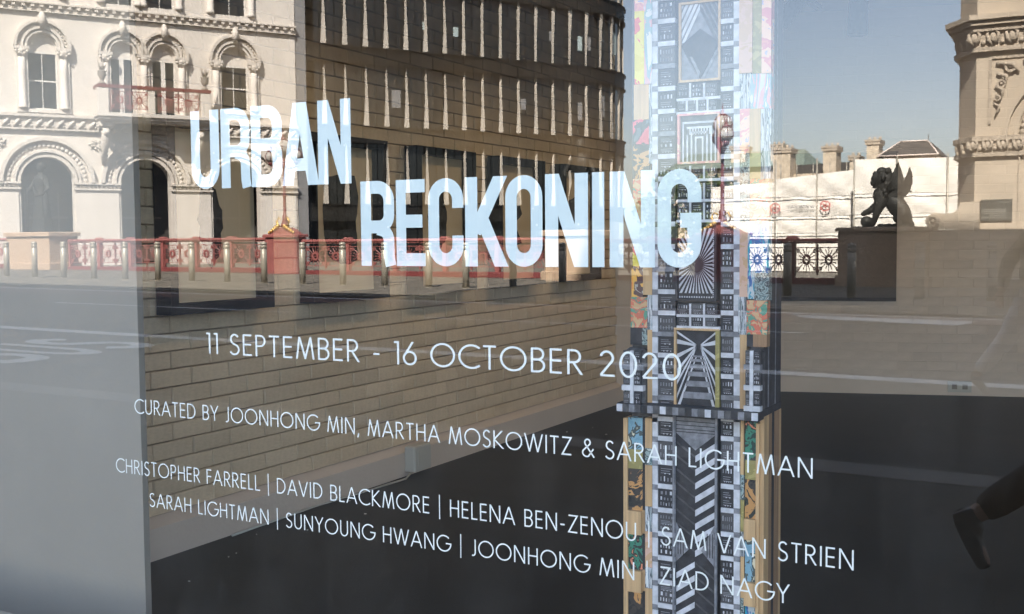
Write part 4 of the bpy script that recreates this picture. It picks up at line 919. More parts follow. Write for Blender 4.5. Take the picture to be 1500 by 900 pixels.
# ------------------------------------------------------------------ winged lion on its pedestal
lp = empty('lion_pedestal', (-5.17, vy(29.1), gz(-5)), 0, 'broad brown granite pedestal in shade under the winged lion', 'pedestal')
MB().bev(-1.12, 1.12, -.8, .75, 0, .30, .03).build('base', M['granite'], lp); MB().bev(-1.06, 1.06, -.74, .69, .301, 1.40, .02).build('shaft', M['granite'], lp); MB().bev(-1.12, 1.12, -.8, .75, 1.401, 1.50, .03).build('cap', M['granite'], lp)
li = empty('winged_lion', (-5.25, vy(29.1), 1.53), 0, 'dark bronze winged lion sitting with one paw on a ball', 'statue')
def lp_(px, py, y=0): return ((px - 1292.5) * .0166, y, (330 - py) * .0172)
def L3(px, py, y, r): a = lp_(px, py, y); return (a[0], a[1], a[2], r)
V = [L3(1321, 312, 0, (.30, .32)), L3(1314, 300, 0, (.28, .28)), L3(1303, 289, 0, (.25, .25)), L3(1292, 285, 0, (.28, .27)), L3(1291, 272, 0, (.22, .21)), L3(1288, 259, 0, (.17, .16)), L3(1278, 263, 0, (.10, .10)),
     L3(1289, 297, .16, .14), L3(1283, 312, .17, .09), L3(1280, 325, .17, .07), L3(1275, 327, .17, .065),
     L3(1285, 294, -.14, .13), L3(1272, 304, -.17, .09), L3(1262, 309, -.17, .07), L3(1257, 311, -.17, .055),
     L3(1320, 316, .22, .18), L3(1312, 318, .26, .11), L3(1322, 326, .26, .06), L3(1308, 328, .26, .06),
     L3(1320, 316, -.22, .18), L3(1312, 318, -.26, .11), L3(1322, 326, -.26, .06), L3(1308, 328, -.26, .06),
     L3(1333, 324, 0, .07), L3(1337, 327, .12, .045), L3(1326, 329, .30, .035)]
E_ = [(0, 1), (1, 2), (2, 3), (3, 4), (4, 5), (5, 6), (3, 7), (7, 8), (8, 9), (9, 10), (3, 11), (11, 12), (12, 13), (13, 14), (0, 15), (15, 16), (16, 17), (17, 18), (0, 19), (19, 20), (20, 21), (21, 22), (0, 23), (23, 24), (24, 25)]
skin('body', V, E_, M['bronze'], li)
mn = MB()
def LS(px, py, r, y=0, **k): c = lp_(px, py); mn.sphere((c[0], y, c[2]), r, 18, 12, **k)
LS(1285, 259, .19, sy=.85); LS(1279, 264, .11); LS(1294, 261, .26, sy=.9); LS(1297, 272, .26, sy=.95, sz=1.1); LS(1292, 283, .26, sy=.95); LS(1289, 249, .13); LS(1296, 251, .14); LS(1281, 252, .09)
for k in range(60):
    a = rnd.uniform(0, 2 * PI); u = rnd.random(); c = lp_(1294 + 3 * u, 258 + 26 * u); e = rnd.uniform(.8, 1.0) * .25
    mn.sphere((c[0] + abs(math.sin(a)) * .10, e * math.cos(a), c[2] + e * math.sin(a)), rnd.uniform(.04, .07), 7, 5, sz=1.5)
mn.build('mane', M['bronze'], li)
hd = MB()
for s in (-1, 1): hd.sphere((lp_(1287, 249)[0], s * .12, lp_(1287, 249)[2]), .045, 8, 6); hd.sphere((lp_(1280, 258)[0], s * .07, lp_(1280, 258)[2]), .025, 8, 6)
hd.sphere(lp_(1276, 265), .065, 10, 8, sx=.9); hd.sphere(lp_(1279, 271), .05, 10, 8, sx=1.2, sz=.6); hd.build('muzzle', M['bronze'], li)
for s, out in ((1, [(1297, 284), (1301, 272), (1305, 261), (1308, 251), (1311, 243), (1315, 236), (1319, 246), (1323, 259), (1322, 272), (1316, 284), (1305, 290)]), (-1, [(1308, 284), (1316, 272), (1321, 262), (1324, 252), (1326, 247), (1328, 243), (1332, 253), (1332, 266), (1328, 278), (1320, 287), (1311, 290)])):
    wg = MB(); wg.prism([(lp_(*p)[0], lp_(*p)[2]) for p in out], s * .16, s * .22)
    for j in range(5):
        c0 = out[2 + j % 3]; wg.tube([(lp_(out[0][0] + 2 * j, out[0][1] - 2 * j)[0], s * .23, lp_(out[0][0], out[0][1] - 2 * j)[2]), (lp_(out[5][0] + j * 1.2 - 2, 0)[0], s * .215, lp_(0, out[5][1] + 7 + 7 * j)[2])], [.035, .018], 6)
    wg.build('wing', M['bronze'], li)
MB().sphere((lp_(1266, 0)[0], -.14, .15), .15, 18, 12).build('ball', M['bronze'], li)
rk = MB().box(-.68, .72, -.34, .34, -.03, .03)
for k in range(14): rk.sphere((rnd.uniform(-.1, .5), rnd.uniform(-.25, .25), .03), rnd.uniform(.05, .11), 7, 5, sz=.7)
rk.build('base', M['bronze'], li)

# ------------------------------------------------------------------ facades: shared builders
def wall_open(mb, u0, u1, z0, z1, ops, y=0.0, depth=.3, mi=0):
    """front face of a wall with round-headed (or square, r=0) openings and their reveals. ops: (centre, half width, sill, spring, arched)"""
    ops = sorted(ops); x = u0
    for uc, w_, zb, zs, arched in ops:
        mb.add([(x, y, z0), (uc - w_, y, z0), (uc - w_, y, z1), (x, y, z1)], [(0, 1, 2, 3)], mi)
        if zb > z0: mb.add([(uc - w_, y, z0), (uc + w_, y, z0), (uc + w_, y, zb), (uc - w_, y, zb)], [(0, 1, 2, 3)], mi)
        n = 20 if arched else 1
        top = [(uc - w_ * math.cos(PI * i / n), zs + (w_ * math.sin(PI * i / n) if arched else 0)) for i in range(n + 1)]
        vs = []
        for a, b in top: vs += [(a, y, b), (a, y, z1), (a, y - depth, b)]
        mb.add(vs, [f_ for i in range(n) for f_ in ((3 * i, 3 * i + 3, 3 * i + 4, 3 * i + 1), (3 * i, 3 * i + 2, 3 * i + 5, 3 * i + 3))], mi)
        for s in (-1, 1): mb.add([(uc + s * w_, y, zb), (uc + s * w_, y, zs), (uc + s * w_, y - depth, zs), (uc + s * w_, y - depth, zb)], [(0, 1, 2, 3)], mi)
        mb.add([(uc - w_, y, zb), (uc + w_, y, zb), (uc + w_, y - depth, zb), (uc - w_, y - depth, zb)], [(0, 1, 2, 3)], mi)
        x = uc + w_
    mb.add([(x, y, z0), (u1, y, z0), (u1, y, z1), (x, y, z1)], [(0, 1, 2, 3)], mi)
FROT = math.atan2(-.861, .508); FO = (-41.94, vy(30.9), 0)

wb = empty('cream_building', FO, FROT, 'ornate cream stucco building with arcade, red balcony and arched windows', 'building')
U0, U1 = -1.6, 13.32
GA = [(1.97, 1.08), (6.13, 1.10), (10.30, 1.14)]
W1 = [(1.93, .60, 7.08), (5.25, .50, 6.95), (7.08, .52, 6.95), (10.33, .66, 7.45)]
W2 = [(1.95, .62), (5.2, .6), (7.0, .6), (10.2, .76)]
q = MB()
wall_open(q, U0, U1, -1.2, 6.18, [(c, w_, -1.1, 3.95, True) for c, w_ in GA], 0, .55)
wall_open(q, U0, U1, 6.18, 11.2, [(c, w_, zb, 9.72, True) for c, w_, zb in W1], 0, .32)
wall_open(q, U0, U1, 11.2, 17.5, [(c, w_, 11.85, 14.6, True) for c, w_ in W2], 0, .32)
q.box(U0, U1, -9, -.56, 17.2, 17.5); q.add([(U0, 0, -1.2), (U0, -9, -1.2), (U0, -9, 17.5), (U0, 0, 17.5)], [(0, 1, 2, 3)]); q.add([(U1, 0, -1.2), (U1, -9, -1.2), (U1, -9, 17.5), (U1, 0, 17.5)], [(0, 1, 2, 3)])
q.build('wall', M['cream'], wb)
q = MB().box(U0 + .01, U1 - .01, -2.2, -2.0, -1.2, 6.2); q.box(U0 + .01, U1 - .01, -1.99, -.56, 5.3, 5.5); q.box(U0 + .01, U0 + .2, -1.99, -.56, -1.2, 5.3); q.box(U1 - .2, U1 - .01, -1.99, -.56, -1.2, 5.3); q.box(U0 + .21, U1 - .21, -1.99, -.56, -1.2, -1.1); q.build('arcade_interior', mat('arcade_shade', (.05, .045, .04), .6, .3, 1, .1), wb)  # shade inside the arcade is put into this dark colour
for c, w_ in GA:
    q = MB(); [q.box(c + s - .03, c + s + .03, -1.99, -1.93, -1.1, 3.6) for s in (-.7, 0, .7)]; q.box(c - 1.1, c + 1.1, -1.99, -1.94, 2.4, 2.5); q.build('glazing_bar', M['greyg'], wb)
MB().box(U0, U1, -.2, .45, 17.51, 18.2).build('roof_cornice', M['cream'], wb)
def frieze(name, z0, z1, p, n, parent, m_, u0=U0, u1=U1, style='leaf'):
    """projecting band with carved repeats, one mesh of real relief"""
    mb = MB(); h = z1 - z0; mb.box(u0, u1, 0.001, p * .45, z0 + h * .0, z1 - h * .22); mb.box(u0, u1, .001, p, z1 - h * .18, z1); mb.box(u0, u1, .001, p * .8, z1 - h * .26, z1 - h * .181); mb.box(u0, u1, .001, p * .62, z0, z0 + h * .10)
    s = (u1 - u0) / n
    for k in range(n):
        c = u0 + s * (k + .5)
        if style == 'leaf':
            mb.tube([(c - s * .30, p * .5, z0 + h * .15), (c - s * .05, p * .7, z0 + h * .45), (c + s * .30, p * .5, z0 + h * .68)], [.05, .09, .04], 6); mb.sphere((c + s * .28, p * .5, z0 + h * .25), .06, 6, 4)
        elif style == 'block': mb.box(c - s * .2, c + s * .2, p * .45, p * .92, z1 - h * .52, z1 - h * .261); mb.sphere((c, p * .45, z0 + h * .3), .055, 6, 4)
        else: mb.sphere((c, p * .5, z0 + h * .42), .5 * s * .7, 8, 5, sy=.25, sz=.9)
    return mb.build(name, m_, parent)
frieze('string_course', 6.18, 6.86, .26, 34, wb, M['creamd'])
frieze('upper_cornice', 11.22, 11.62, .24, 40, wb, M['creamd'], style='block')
# arcade: moulded rings, imposts, keystones
for c, w_ in GA:
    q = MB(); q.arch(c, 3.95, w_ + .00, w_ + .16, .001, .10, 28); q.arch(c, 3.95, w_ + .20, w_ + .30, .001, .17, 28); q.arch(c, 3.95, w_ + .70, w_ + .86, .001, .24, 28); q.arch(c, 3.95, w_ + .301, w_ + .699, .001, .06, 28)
    for k in range(26):
        a = PI * (k + .5) / 26; q.sphere((c + (w_ + .50) * math.cos(a), .08, 3.95 + (w_ + .50) * math.sin(a)), .10, 6, 4, sy=.5)
    q.build('archivolt', M['creamd'], wb)
edges = [U0] + [x for c, w_ in GA for x in (c - w_, c + w_)] + [U1]
for k in range(0, len(edges), 2):
    a, b = edges[k], edges[k + 1]; q = MB(); q.box(a - .0, b + .0, .001, .16, 3.62, 3.70); q.box(a, b, .001, .20, 3.86, 3.95); n = max(3, int((b - a) / .17))
    for j in range(n): q.sphere((a + (b - a) * (j + .5) / n, .08, 3.78), .075, 6, 4, sz=1.1)
    q.build('impost', M['creamd'], wb)
    q = MB(); q.box(a + .10, b - .10, .001, .07, -1.1, 3.61); q.box(a + .02, a + .09, .001, .04, -1.1, 3.61); q.build('pier', M['cream'], wb)
for c in (0.05, 4.05, 8.2, 12.4):                      # leaf carving in the spandrels
    q = MB()
    for k in range(7): a = R(50 * k); q.tube([(c, .03, 5.62), (c + .22 * math.cos(a), .05, 5.62 + .16 * math.sin(a)), (c + .36 * math.cos(a + .5), .03, 5.62 + .26 * math.sin(a + .5))], [.05, .06, .02], 6)
    q.build('spandrel_carving', M['creamd'], wb)
for c, w_ in GA: MB().box(c - w_ - .05, c + w_ + .05, -.62, -.56, -1.1, 3.2).build('arcade_glazing', mat('arcade_shade', (.10, .10, .095), .3, .2, 1, 0), wb) if False else None
# windows
def sash(c, w_, z0, zs, y, kind='sash'):
    f = MB(); t = .05
    f.box(c - w_, c - w_ + t, y, y + .06, z0, zs); f.box(c + w_ - t, c + w_, y, y + .06, z0, zs); f.box(c - w_ + t, c + w_ - t, y, y + .06, z0, z0 + .07); f.box(c - w_ + t, c + w_ - t, y, y + .06, zs - .06, zs)
    if kind == 'sash': f.box(c - .014, c + .014, y + .01, y + .05, z0 + .07, zs - .06); f.box(c - w_ + t, c + w_ - t, y + .012, y + .055, (z0 + zs) / 2 - .03, (z0 + zs) / 2 + .03)
    else: f.box(c - .10, c + .10, y + .012, y + .055, z0 + .07, zs - .06)
    o = f.build('window', M['sash'], wb)
    MB().box(c - w_ + .02, c + w_ - .02, y + .015, y + .025, z0 + .03, zs - .03).build('pane', M['pane'], o)
for i, (c, w_, zb) in enumerate(W1):
    sash(c, w_, zb, 9.55, -.26, 'sash' if i in (0, 3) else 'door')
    q = MB(); q.arch(c, 9.72, .001, w_, -.24, -.20, 20); q.box(c - w_, c + w_, -.24, -.20, 9.55, 9.72); q.build('tympanum', M['cream'], wb)
    q = MB(); q.arch(c, 9.74, w_ + .02, w_ + .13, .001, .12, 24); q.arch(c, 9.74, w_ + .17, w_ + .27, .001, .18, 24); q.arch(c, 9.74, w_ + .44, w_ + .56, .001, .26, 24); q.arch(c, 9.74, w_ + .271, w_ + .439, .001, .10, 24)
    for k in range(20): a = PI * (k + .5) / 20; q.sphere((c + (w_ + .355) * math.cos(a), .10, 9.74 + (w_ + .355) * math.sin(a)), .06, 6, 4)
    q.build('archivolt', M['creamd'], wb)
    q = MB(); zt = 9.74 + w_ + .42; q.tube([(c, .16, zt - .25), (c, .32, zt + .05), (c, .22, zt + .32), (c, .16, zt + .48)], [.09, .17, .14, .05], 8)
    for s in (-1, 1): q.sphere((c + s * .16, .2, zt + .05), .10, 8, 6); q.sphere((c + s * .10, .2, zt + .24), .08, 8, 6)
    q.build('keystone', M['creamd'], wb)
    if i in (0, 3): MB().box(c - w_ - .5, c + w_ + .5, .001, .16, zb - .16, zb - .02).build('window_sill', M['cream'], wb)
cols = [(W1[0][0] - W1[0][1] - .24, 7.08), (W1[0][0] + W1[0][1] + .24, 7.08), (4.50, 6.95), (6.165, 6.95), (7.85, 6.95), (W1[3][0] - W1[3][1] - .24, 7.45), (W1[3][0] + W1[3][1] + .24, 7.45)]
for c, zb in cols:
    q = MB(); q.lathe([(.19, 0), (.19, .10), (.155, .16), (.15, 9.15 - zb - .5), (.135, 9.3 - zb)], c=(c, .10), n=16, z0=zb); q.box(c - .24, c + .24, .001, .10, zb - .12, 9.35); q.build('column', M['cream'], wb)
    q = MB(); q.lathe([(.14, 0), (.15, .05), (.20, .22), (.25, .32)], c=(c, .10), n=12, z0=9.26); q.box(c - .30, c + .30, .001, .30, 9.585, 9.72)
    for s in (-1, 1): q.sphere((c + s * .22, .22, 9.5), .085, 8, 6); q.sphere((c + s * .11, .28, 9.4), .06, 8, 6)
    q.build('capital', M['creamd'], wb)
for i, (c, w_) in enumerate(W2):
    sash(c, w_, 11.85, 14.6, -.26); q = MB()
    for s in (-1, 1): q.lathe([(.2, 0), (.2, .12), (.15, .2), (.14, 2.4)], c=(c + s * (w_ + .2), .08), n=12, z0=11.85)
    q.box(c - w_ - .4, c + w_ + .4, .001, .14, 11.64, 11.84); q.build('window_surround', M['cream'], wb)
# balcony
BA, BB, BP = 3.9, 8.85, 1.25
q = MB(); q.box(BA, BB, .27, BP + .1, 6.80, 6.96); q.box(BA + .06, BB - .06, .27, BP + .02, 6.68, 6.799); q.box(BA + .14, BB - .14, .27, BP - .08, 6.58, 6.679)
bal = q.build('balcony', M['cream'], wb)
q = MB(); q.box(BA + .02, BB - .02, BP - .12, BP + .10, 8.02, 8.16); q.box(BA + .02, BA + .2, .3, BP - .121, 8.02, 8.16); q.box(BB - .2, BB - .02, .3, BP - .121, 8.02, 8.16); q.build('handrail', M['red'], bal)
for c in (BA + .25, BB - .25): MB().bev(c - .23, c + .23, BP - .30, BP + .08, 6.961, 8.019, .02).build('end_post', M['cream'], bal)
MB().bev(6.05, 6.36, BP - .2, BP + .06, 6.961, 8.019, .02).build('middle_post', M['cream'], bal)
lat2 = lattice().mesh('railing_panel', M['redl'])
for c in (5.27, 7.38): inst('railing_panel', lat2, bal, (c, BP, 7.05), 0, (1.02 * (1 if c < 6 else 1.1), 1, 1.22))
for c in (BA + .40, BB - .42):
    q = MB(); q.box(c - .30, c + .30, .27, 1.05, 6.38, 6.575); q.tube([(c, .95, 6.30), (c, .85, 5.95), (c, .55, 5.55), (c, .34, 5.1), (c, .2, 4.7)], [.16, .20, .20, .16, .07], 10)
    for k in range(7): q.sphere((c + rnd.uniform(-.14, .14), .75 - .08 * k, 6.15 - .2 * k), rnd.uniform(.09, .14), 8, 6)
    q.sphere((c, 1.0, 6.12), .15, 12, 10, sz=1.2); q.sphere((c, 1.14, 6.10), .04, 8, 6); q.build('figure_corbel', M['creamd'], bal)
for c in (BA + .25, BB - .25):
    q = MB(); q.lathe([(.14, 0), (.16, .05), (.07, .14), (.09, .22), (.20, .42), (.16, .52), (.21, .58)], c=(c, BP - .1), n=12, z0=8.161)
    for a in range(5): an = 2 * PI * a / 5; q.tube([(c, BP - .1, 8.70), (c + .12 * math.cos(an), BP - .1 + .12 * math.sin(an), 8.9), (c + .2 * math.cos(an), BP - .1 + .1 * math.sin(an), 9.06 + .05 * a)], [.04, .04, .01], 5)
    q.build('urn', M['greyg'], bal)

# ------------------------------------------------------------------ curved office building with white fins
ob = empty('office_building', FO, FROT, 'dark curved glass office building with rows of tapering pale fins', 'building')
UA, UC, RAD = 13.9, 30.4, 5.4
def curve(u, y=0):                         # plan: straight until UC, then a quarter turn away from the street
    if u <= UC: return (u, y - .35, 0)
    a = (u - UC) / RAD; return (UC + (RAD + y) * math.sin(a), -.35 - RAD + (RAD + y) * math.cos(a), -a)
def cband(name, u0, u1, y0, y1, z0, z1, m_, n=40, parent=ob):
    mb = MB(); vs = []; 
    for i in range(n + 1):
        u = u0 + (u1 - u0) * i / n
        for yy, zz in ((y0, z0), (y1, z0), (y1, z1), (y0, z1)): a = curve(u, yy); vs.append((a[0], a[1], zz))
    fs = [(4 * i + k, 4 * i + 4 + k, 4 * i + 4 + (k + 1) % 4, 4 * i + (k + 1) % 4) for i in range(n) for k in range(4)]
    mb.add(vs, fs + [(0, 1, 2, 3), (4 * n, 4 * n + 3, 4 * n + 2, 4 * n + 1)]); return mb.build(name, m_, parent)
UE = UC + RAD * PI / 2 + 0
MB().box(13.36, 13.88, -.5, -.05, -1.2, 22).build('party_pier', M['grey'], ob)
cband('core', UA, UE, -3.5, -1.2, -1.2, 22, M['darkf'])
FL = [-.8, 3.12, 7.05, 10.99, 14.92, 18.85]
for k, z in enumerate(FL):
    cband('spandrel', UA, UE, -.30, .16, z - .80, z - .03, M['darkf']); cband('spandrel_rail', UA, UE, -.2, .24, z - .03, z + .03, M['darkf']); cband('spandrel_rail', UA, UE, -.2, .22, z - .84, z - .80, M['darkf'])
    cband('ceiling_slab', UA, UE, -1.2, -.31, z - .75, z - .1, M['darkf'])
pm = {}
for k in range(5):
    z0, z1 = FL[k] + .03, FL[k + 1] - .84; u = UA + .56; j = 0
    while u < UE - .3:
        # glazing pane between two fins
        a0, a1 = curve(u, -.12), curve(u + 1.06, -.12); ang = math.atan2(a1[1] - a0[1], a1[0] - a0[0]); L_ = math.hypot(a1[0] - a0[0], a1[1] - a0[1])
        if (k) not in pm: pm[k] = MB().box(0, 1.0, -.015, .015, 0, z1 - z0).mesh('window', M['pane'])
        o = inst('window', pm[k], ob, (a0[0], a0[1], z0), ang, (L_, 1, 1)); j += 1; u += 1.11
# fins
k = 0
for r_, (z0, z1) in enumerate([(14.95, 18.0), (11.02, 14.16), (7.08, 10.18), (3.15, 6.24)]):
    u = 15.0 - .1; i = 0
    while u < UE - .2:
        t = (u - 15) / 15
        if r_ == 1: wt_, wb_ = (.04 + .30 * max(0, t - .45) * 1.6, .32 - .24 * max(0, t - .35) * 1.3)
        elif r_ == 0: wt_, wb_ = .10, .22
        else: wt_, wb_ = .03, .32
        wt_ = max(.04, min(.3, wt_ * 1.0)); wb_ = max(.08, wb_ * 1.02); jig = rnd.uniform(-.01, .01)
        mb = MB(); zm = z0 + (z1 - z0) * .5; wm_ = (wt_ + wb_) * .42
        pts = []
        for zz, wd_, off in ((z0, wb_, -.02), (zm, wm_ + .02, 0), (z1, wt_, .05 if t > .45 else 0)):
            pts += [(-wd_ / 2 + off, .10, zz), (wd_ / 2 + off, .06, zz), (.02, -.05, zz), (-.02, -.05, zz)]
        mb.add(pts, [(3, 2, 1, 0), (8, 9, 10, 11)] + [(4 * b_ + k_, 4 * b_ + (k_ + 1) % 4, 4 * b_ + 4 + (k_ + 1) % 4, 4 * b_ + 4 + k_) for b_ in (0, 1) for k_ in range(4)])
        a = curve(u, .0); o = mb.build('fin', M['fin'], ob, (a[0], a[1], 0), a[2]); u += 1.12; i += 1
for k, (u, z, w_, h_2) in enumerate([(30.1, 11.9, .30, .8), (30.7, 11.95, .32, .75), (31.7, 12.6, .35, .3), (33.2, 12.0, .5, 1.3), (30.1, 8.0, .30, 1.0), (31.9, 8.3, .3, 1.2), (22.2, 12.0, .3, .5), (18.6, 8.1, .5, .9), (26.3, 8.4, .35, .6), (20.4, 12.2, .25, .4), (28.2, 12.3, .3, .5)]):
    a = curve(u, -.09); MB().box(0, w_, 0, .012, 0, h_2).build('window_blind', M['grey'] if k % 3 else mat('pale_blind', (.34, .42, .42), .7, .1), ob, (a[0], a[1], z), a[2])
# pale notices and lit panels behind the glass
for px, py, w_, h_2 in ((850, 71, .4, .75), (864, 71, .35, .75), (888, 59, .3, .2), (920, 55, .3, .9), (850, 163, .35, 1.0), (890, 152, .25, .7)):
    pass
# ------------------------------------------------------------------ stone tower at the right
tw = empty('stone_tower', (0, 0, 0), 0, 'big carved stone pavilion with bands of leaf carving and a dark plaque', 'building')
TP = [(-3.65, 30.3), (-3.15, 29.3), (3.2, 29.3), (4.0, 30.3), (4.0, 32), (-3.65, 32)]
def ring(out, z0, z1, mb=None, mi=0):
    mb = mb or MB(); cx, cy_ = .2, 31.2; vs = []
    for z in (z0, z1): vs += [(x + (out if x > cx else -out) * (1 if i in (0, 3, 4, 5) else .45), vy(d - (out if d < cy_ else -out)), z) for i, (x, d) in enumerate(TP)]
    n = 6; mb.add(vs, [tuple(range(n)), tuple(range(2 * n - 1, n - 1, -1))] + [(i, (i + 1) % n, n + (i + 1) % n, n + i) for i in range(n)], mi); return mb
ring(0, -.3, 8.0).build('shaft', M['stone'], tw)
def carved(name, z0, z1, out, step, lf):
    mb = MB(); ring(out * .5, z0, z1, mb); ring(out, z1 - .10, z1 + .02, mb); ring(out * .8, z0 - .06, z0 + .04, mb)
    fd = vy(29.3) + out * .5; u = -3.2
    while u < 3.2:
        h = z1 - z0
        for s in (-1, 1): mb.tube([(u, fd + .02, z0 + h * .12), (u + s * step * .22, fd + .07, z0 + h * .4), (u + s * step * .30, fd + .03, z0 + h * .7), (u + s * step * .12, fd + .05, z0 + h * .82)], [.03, .05, .04, .02], 6)
        mb.sphere((u, fd + .03, z0 + h * .5), h * .16, 8, 6, sz=1.5); mb.sphere((u + step / 2, fd + .02, z0 + h * .3), h * .12, 8, 6); u += step
    for k in range(3):                      # the same leaves on the canted face
        f = (k + .5) / 3; x = -3.15 - .5 * f - out * .5; d = 29.3 + 1.0 * f; h = z1 - z0
        mb.sphere((x, vy(d) + .04, z0 + h * .5), h * .22, 8, 6, sz=1.5); mb.sphere((x, vy(d) + .08, z0 + h * .2), h * .14, 8, 6)
    return mb.build(name, M['stonec'], tw)
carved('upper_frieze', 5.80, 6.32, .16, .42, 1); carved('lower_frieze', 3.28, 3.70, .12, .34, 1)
q = ring(.24, 6.36, 6.48); ring(.32, 6.481, 6.60, q); q.build('cornice', M['stone'], tw)
q = MB(); fz = vy(29.3)
q.prism([(-2.86, 5.62), (-1.2, 5.62), (-1.2, 5.56), (-2.80, 5.56), (-2.80, 4.0), (-2.86, 4.0)], fz + .001, fz + .04)   # sunk triangle border
for (a, b), (c, d), r_ in (((-2.7, 5.45), (-2.2, 5.2), .05), ((-2.68, 5.2), (-2.5, 4.9), .045), ((-2.72, 4.9), (-2.6, 4.55), .04), ((-2.1, 5.45), (-1.7, 5.5), .04), ((-2.74, 4.5), (-2.72, 4.15), .03)):
    q.tube([(a, fz + .03, b), ((a + c) / 2 + .12, fz + .08, (b + d) / 2 + .08), (c, fz + .04, d)], [r_, r_ * 1.3, r_ * .5], 6)
for c in ((-2.38, 5.35, .14), (-2.58, 4.95, .11), (-2.0, 5.5, .10), (-2.66, 4.62, .08), (-2.5, 5.12, .07)): q.arch(c[0], c[1], c[2] * .55, c[2], fz + .001, fz + .09, 12, a1=2 * PI - .1); q.sphere((c[0], fz + .05, c[1]), c[2] * .35, 8, 6)
q.build('spandrel_carving', M['stonec'], tw)
q = MB(); ac, az = -1.0, 3.72
q.arch(ac, az, 1.42, 1.52, fz + .001, fz + .10, 30); q.arch(ac, az, 1.20, 1.28, fz + .001, fz + .07, 30); q.arch(ac, az, .95, 1.0, fz + .001, fz + .05, 30)
q.build('great_arch', M['stone'], tw); q = MB()
for k in range(26): a = PI * (k + .5) / 26; q.sphere((ac + 1.10 * math.cos(a), fz + .03, az + 1.10 * math.sin(a)), .075, 7, 5)
q.build('arch_carving', M['stonec'], tw)
q = MB()
for x in (-2.15, -1.75): q.box(x - .02, x + .02, fz + .001, fz + .05, .3, 3.2)
q.box(-3.12, -2.2, fz + .001, fz + .03, 2.62, 2.66) if False else None
q.build('pilaster_edge', M['stone'], tw)
# plinth wall and scroll
q = MB(); q.box(-4.15, 3.6, vy(29.25), vy(28.95), -.3, 1.46); q.bev(-4.2, 3.6, vy(29.3), vy(28.88), -.3, .35, .03); q.build('plinth', M['stone'], tw)
q = MB()
pr_ = [(-4.2, 1.62), (-4.12, 1.50), (-3.9, 1.47), (-3.0, 1.47), (-3.0, 2.14), (-3.42, 2.12), (-3.47, 1.98), (-3.56, 1.88), (-3.72, 1.84), (-3.9, 1.86), (-4.05, 1.88), (-4.18, 1.78)]
q.prism(pr_, vy(29.28), vy(28.98)); q.arch(-4.05, 1.67, .10, .17, vy(28.98), vy(28.90), 16, a1=2 * PI - .05); q.sphere((-4.05, vy(28.97), 1.67), .06, 10, 8)
q.build('scroll_bracket', M['stone'], tw)
pq = MB().bev(-2.99, -2.29, vy(29.3) + .002, vy(29.3) + .05, 1.66, 2.18, .006).build('plaque', M['plaque'], tw)
def real_text(s, xr_, z, h, y, parent, m_, hw=.055, gap=.13, name='letter', width=None):
    """lettering that reads properly to someone facing the wall from the road (their right is -x)"""
    n = sum(LIGHT[c][0] for c in s) + gap * (len(s) - 1); sx = (width / (n * h)) if width else 1; x = xr_; mb = MB()
    for c in s:
        if c != ' ':
            g_ = glyph_mesh(c, LIGHT, hw, h, sx, flip=-1, depth=.002); mb.add([(a + x, b + y, c_ + z) for a, b, c_ in g_.v], g_.f)
        x -= (LIGHT[c][0] + gap) * h * sx
    return mb.build(name, m_, parent)
for k, (wd_, z) in enumerate([(.22, 2.10), (.50, 1.93), (.52, 1.88), (.44, 1.83), (.30, 1.78), (.50, 1.73)]):
    # the plaque's small lines cannot be read in the photo: thin raised rules stand for them
    x1 = -2.36 if k == 0 else -2.42; q = MB(); x = x1
    while x > x1 - wd_: L_ = rnd.uniform(.03, .07); q.box(x - L_, x, vy(29.3) + .0505, vy(29.3) + .054, z, z + .018); x -= L_ + .015
    q.build('inscription_line', M['plaquet'], pq)

# ------------------------------------------------------------------ sheeted scaffold beyond the parapet
def cloth(x0, x1, z0, z1, y, sl, m_, n=14):
    mb = MB(); vs = []; ph = rnd.uniform(0, 9)
    for j in range(n + 1):
        for i in range(n + 1):
            u, v = i / n, j / n; x = x0 + (x1 - x0) * u; z = z0 + (z1 + sl * u - z0) * v
            b_ = .05 * math.sin(PI * u) * math.sin(PI * v) + .014 * math.sin(9 * u + 6 * v + ph) + .007 * math.sin(17 * u - 13 * v + 2 * ph) + .005 * math.sin(31 * v + 8 * u)
            vs.append((x, y + b_ + (0 if 0 < v < 1 else .0), z))
    mb.add(vs, [(j * (n + 1) + i, j * (n + 1) + i + 1, (j + 1) * (n + 1) + i + 1, (j + 1) * (n + 1) + i) for j in range(n) for i in range(n)], 0, True)
    return mb
sc1 = empty('sheeted_scaffold', (0, 0, 0), 0, 'low sheeted scaffold left of the winged lion, with round red logos', 'scaffold')
sc2 = empty('sheeted_scaffold', (0, 0, 0), 0, 'taller white sheeted scaffold behind the winged lion', 'scaffold')
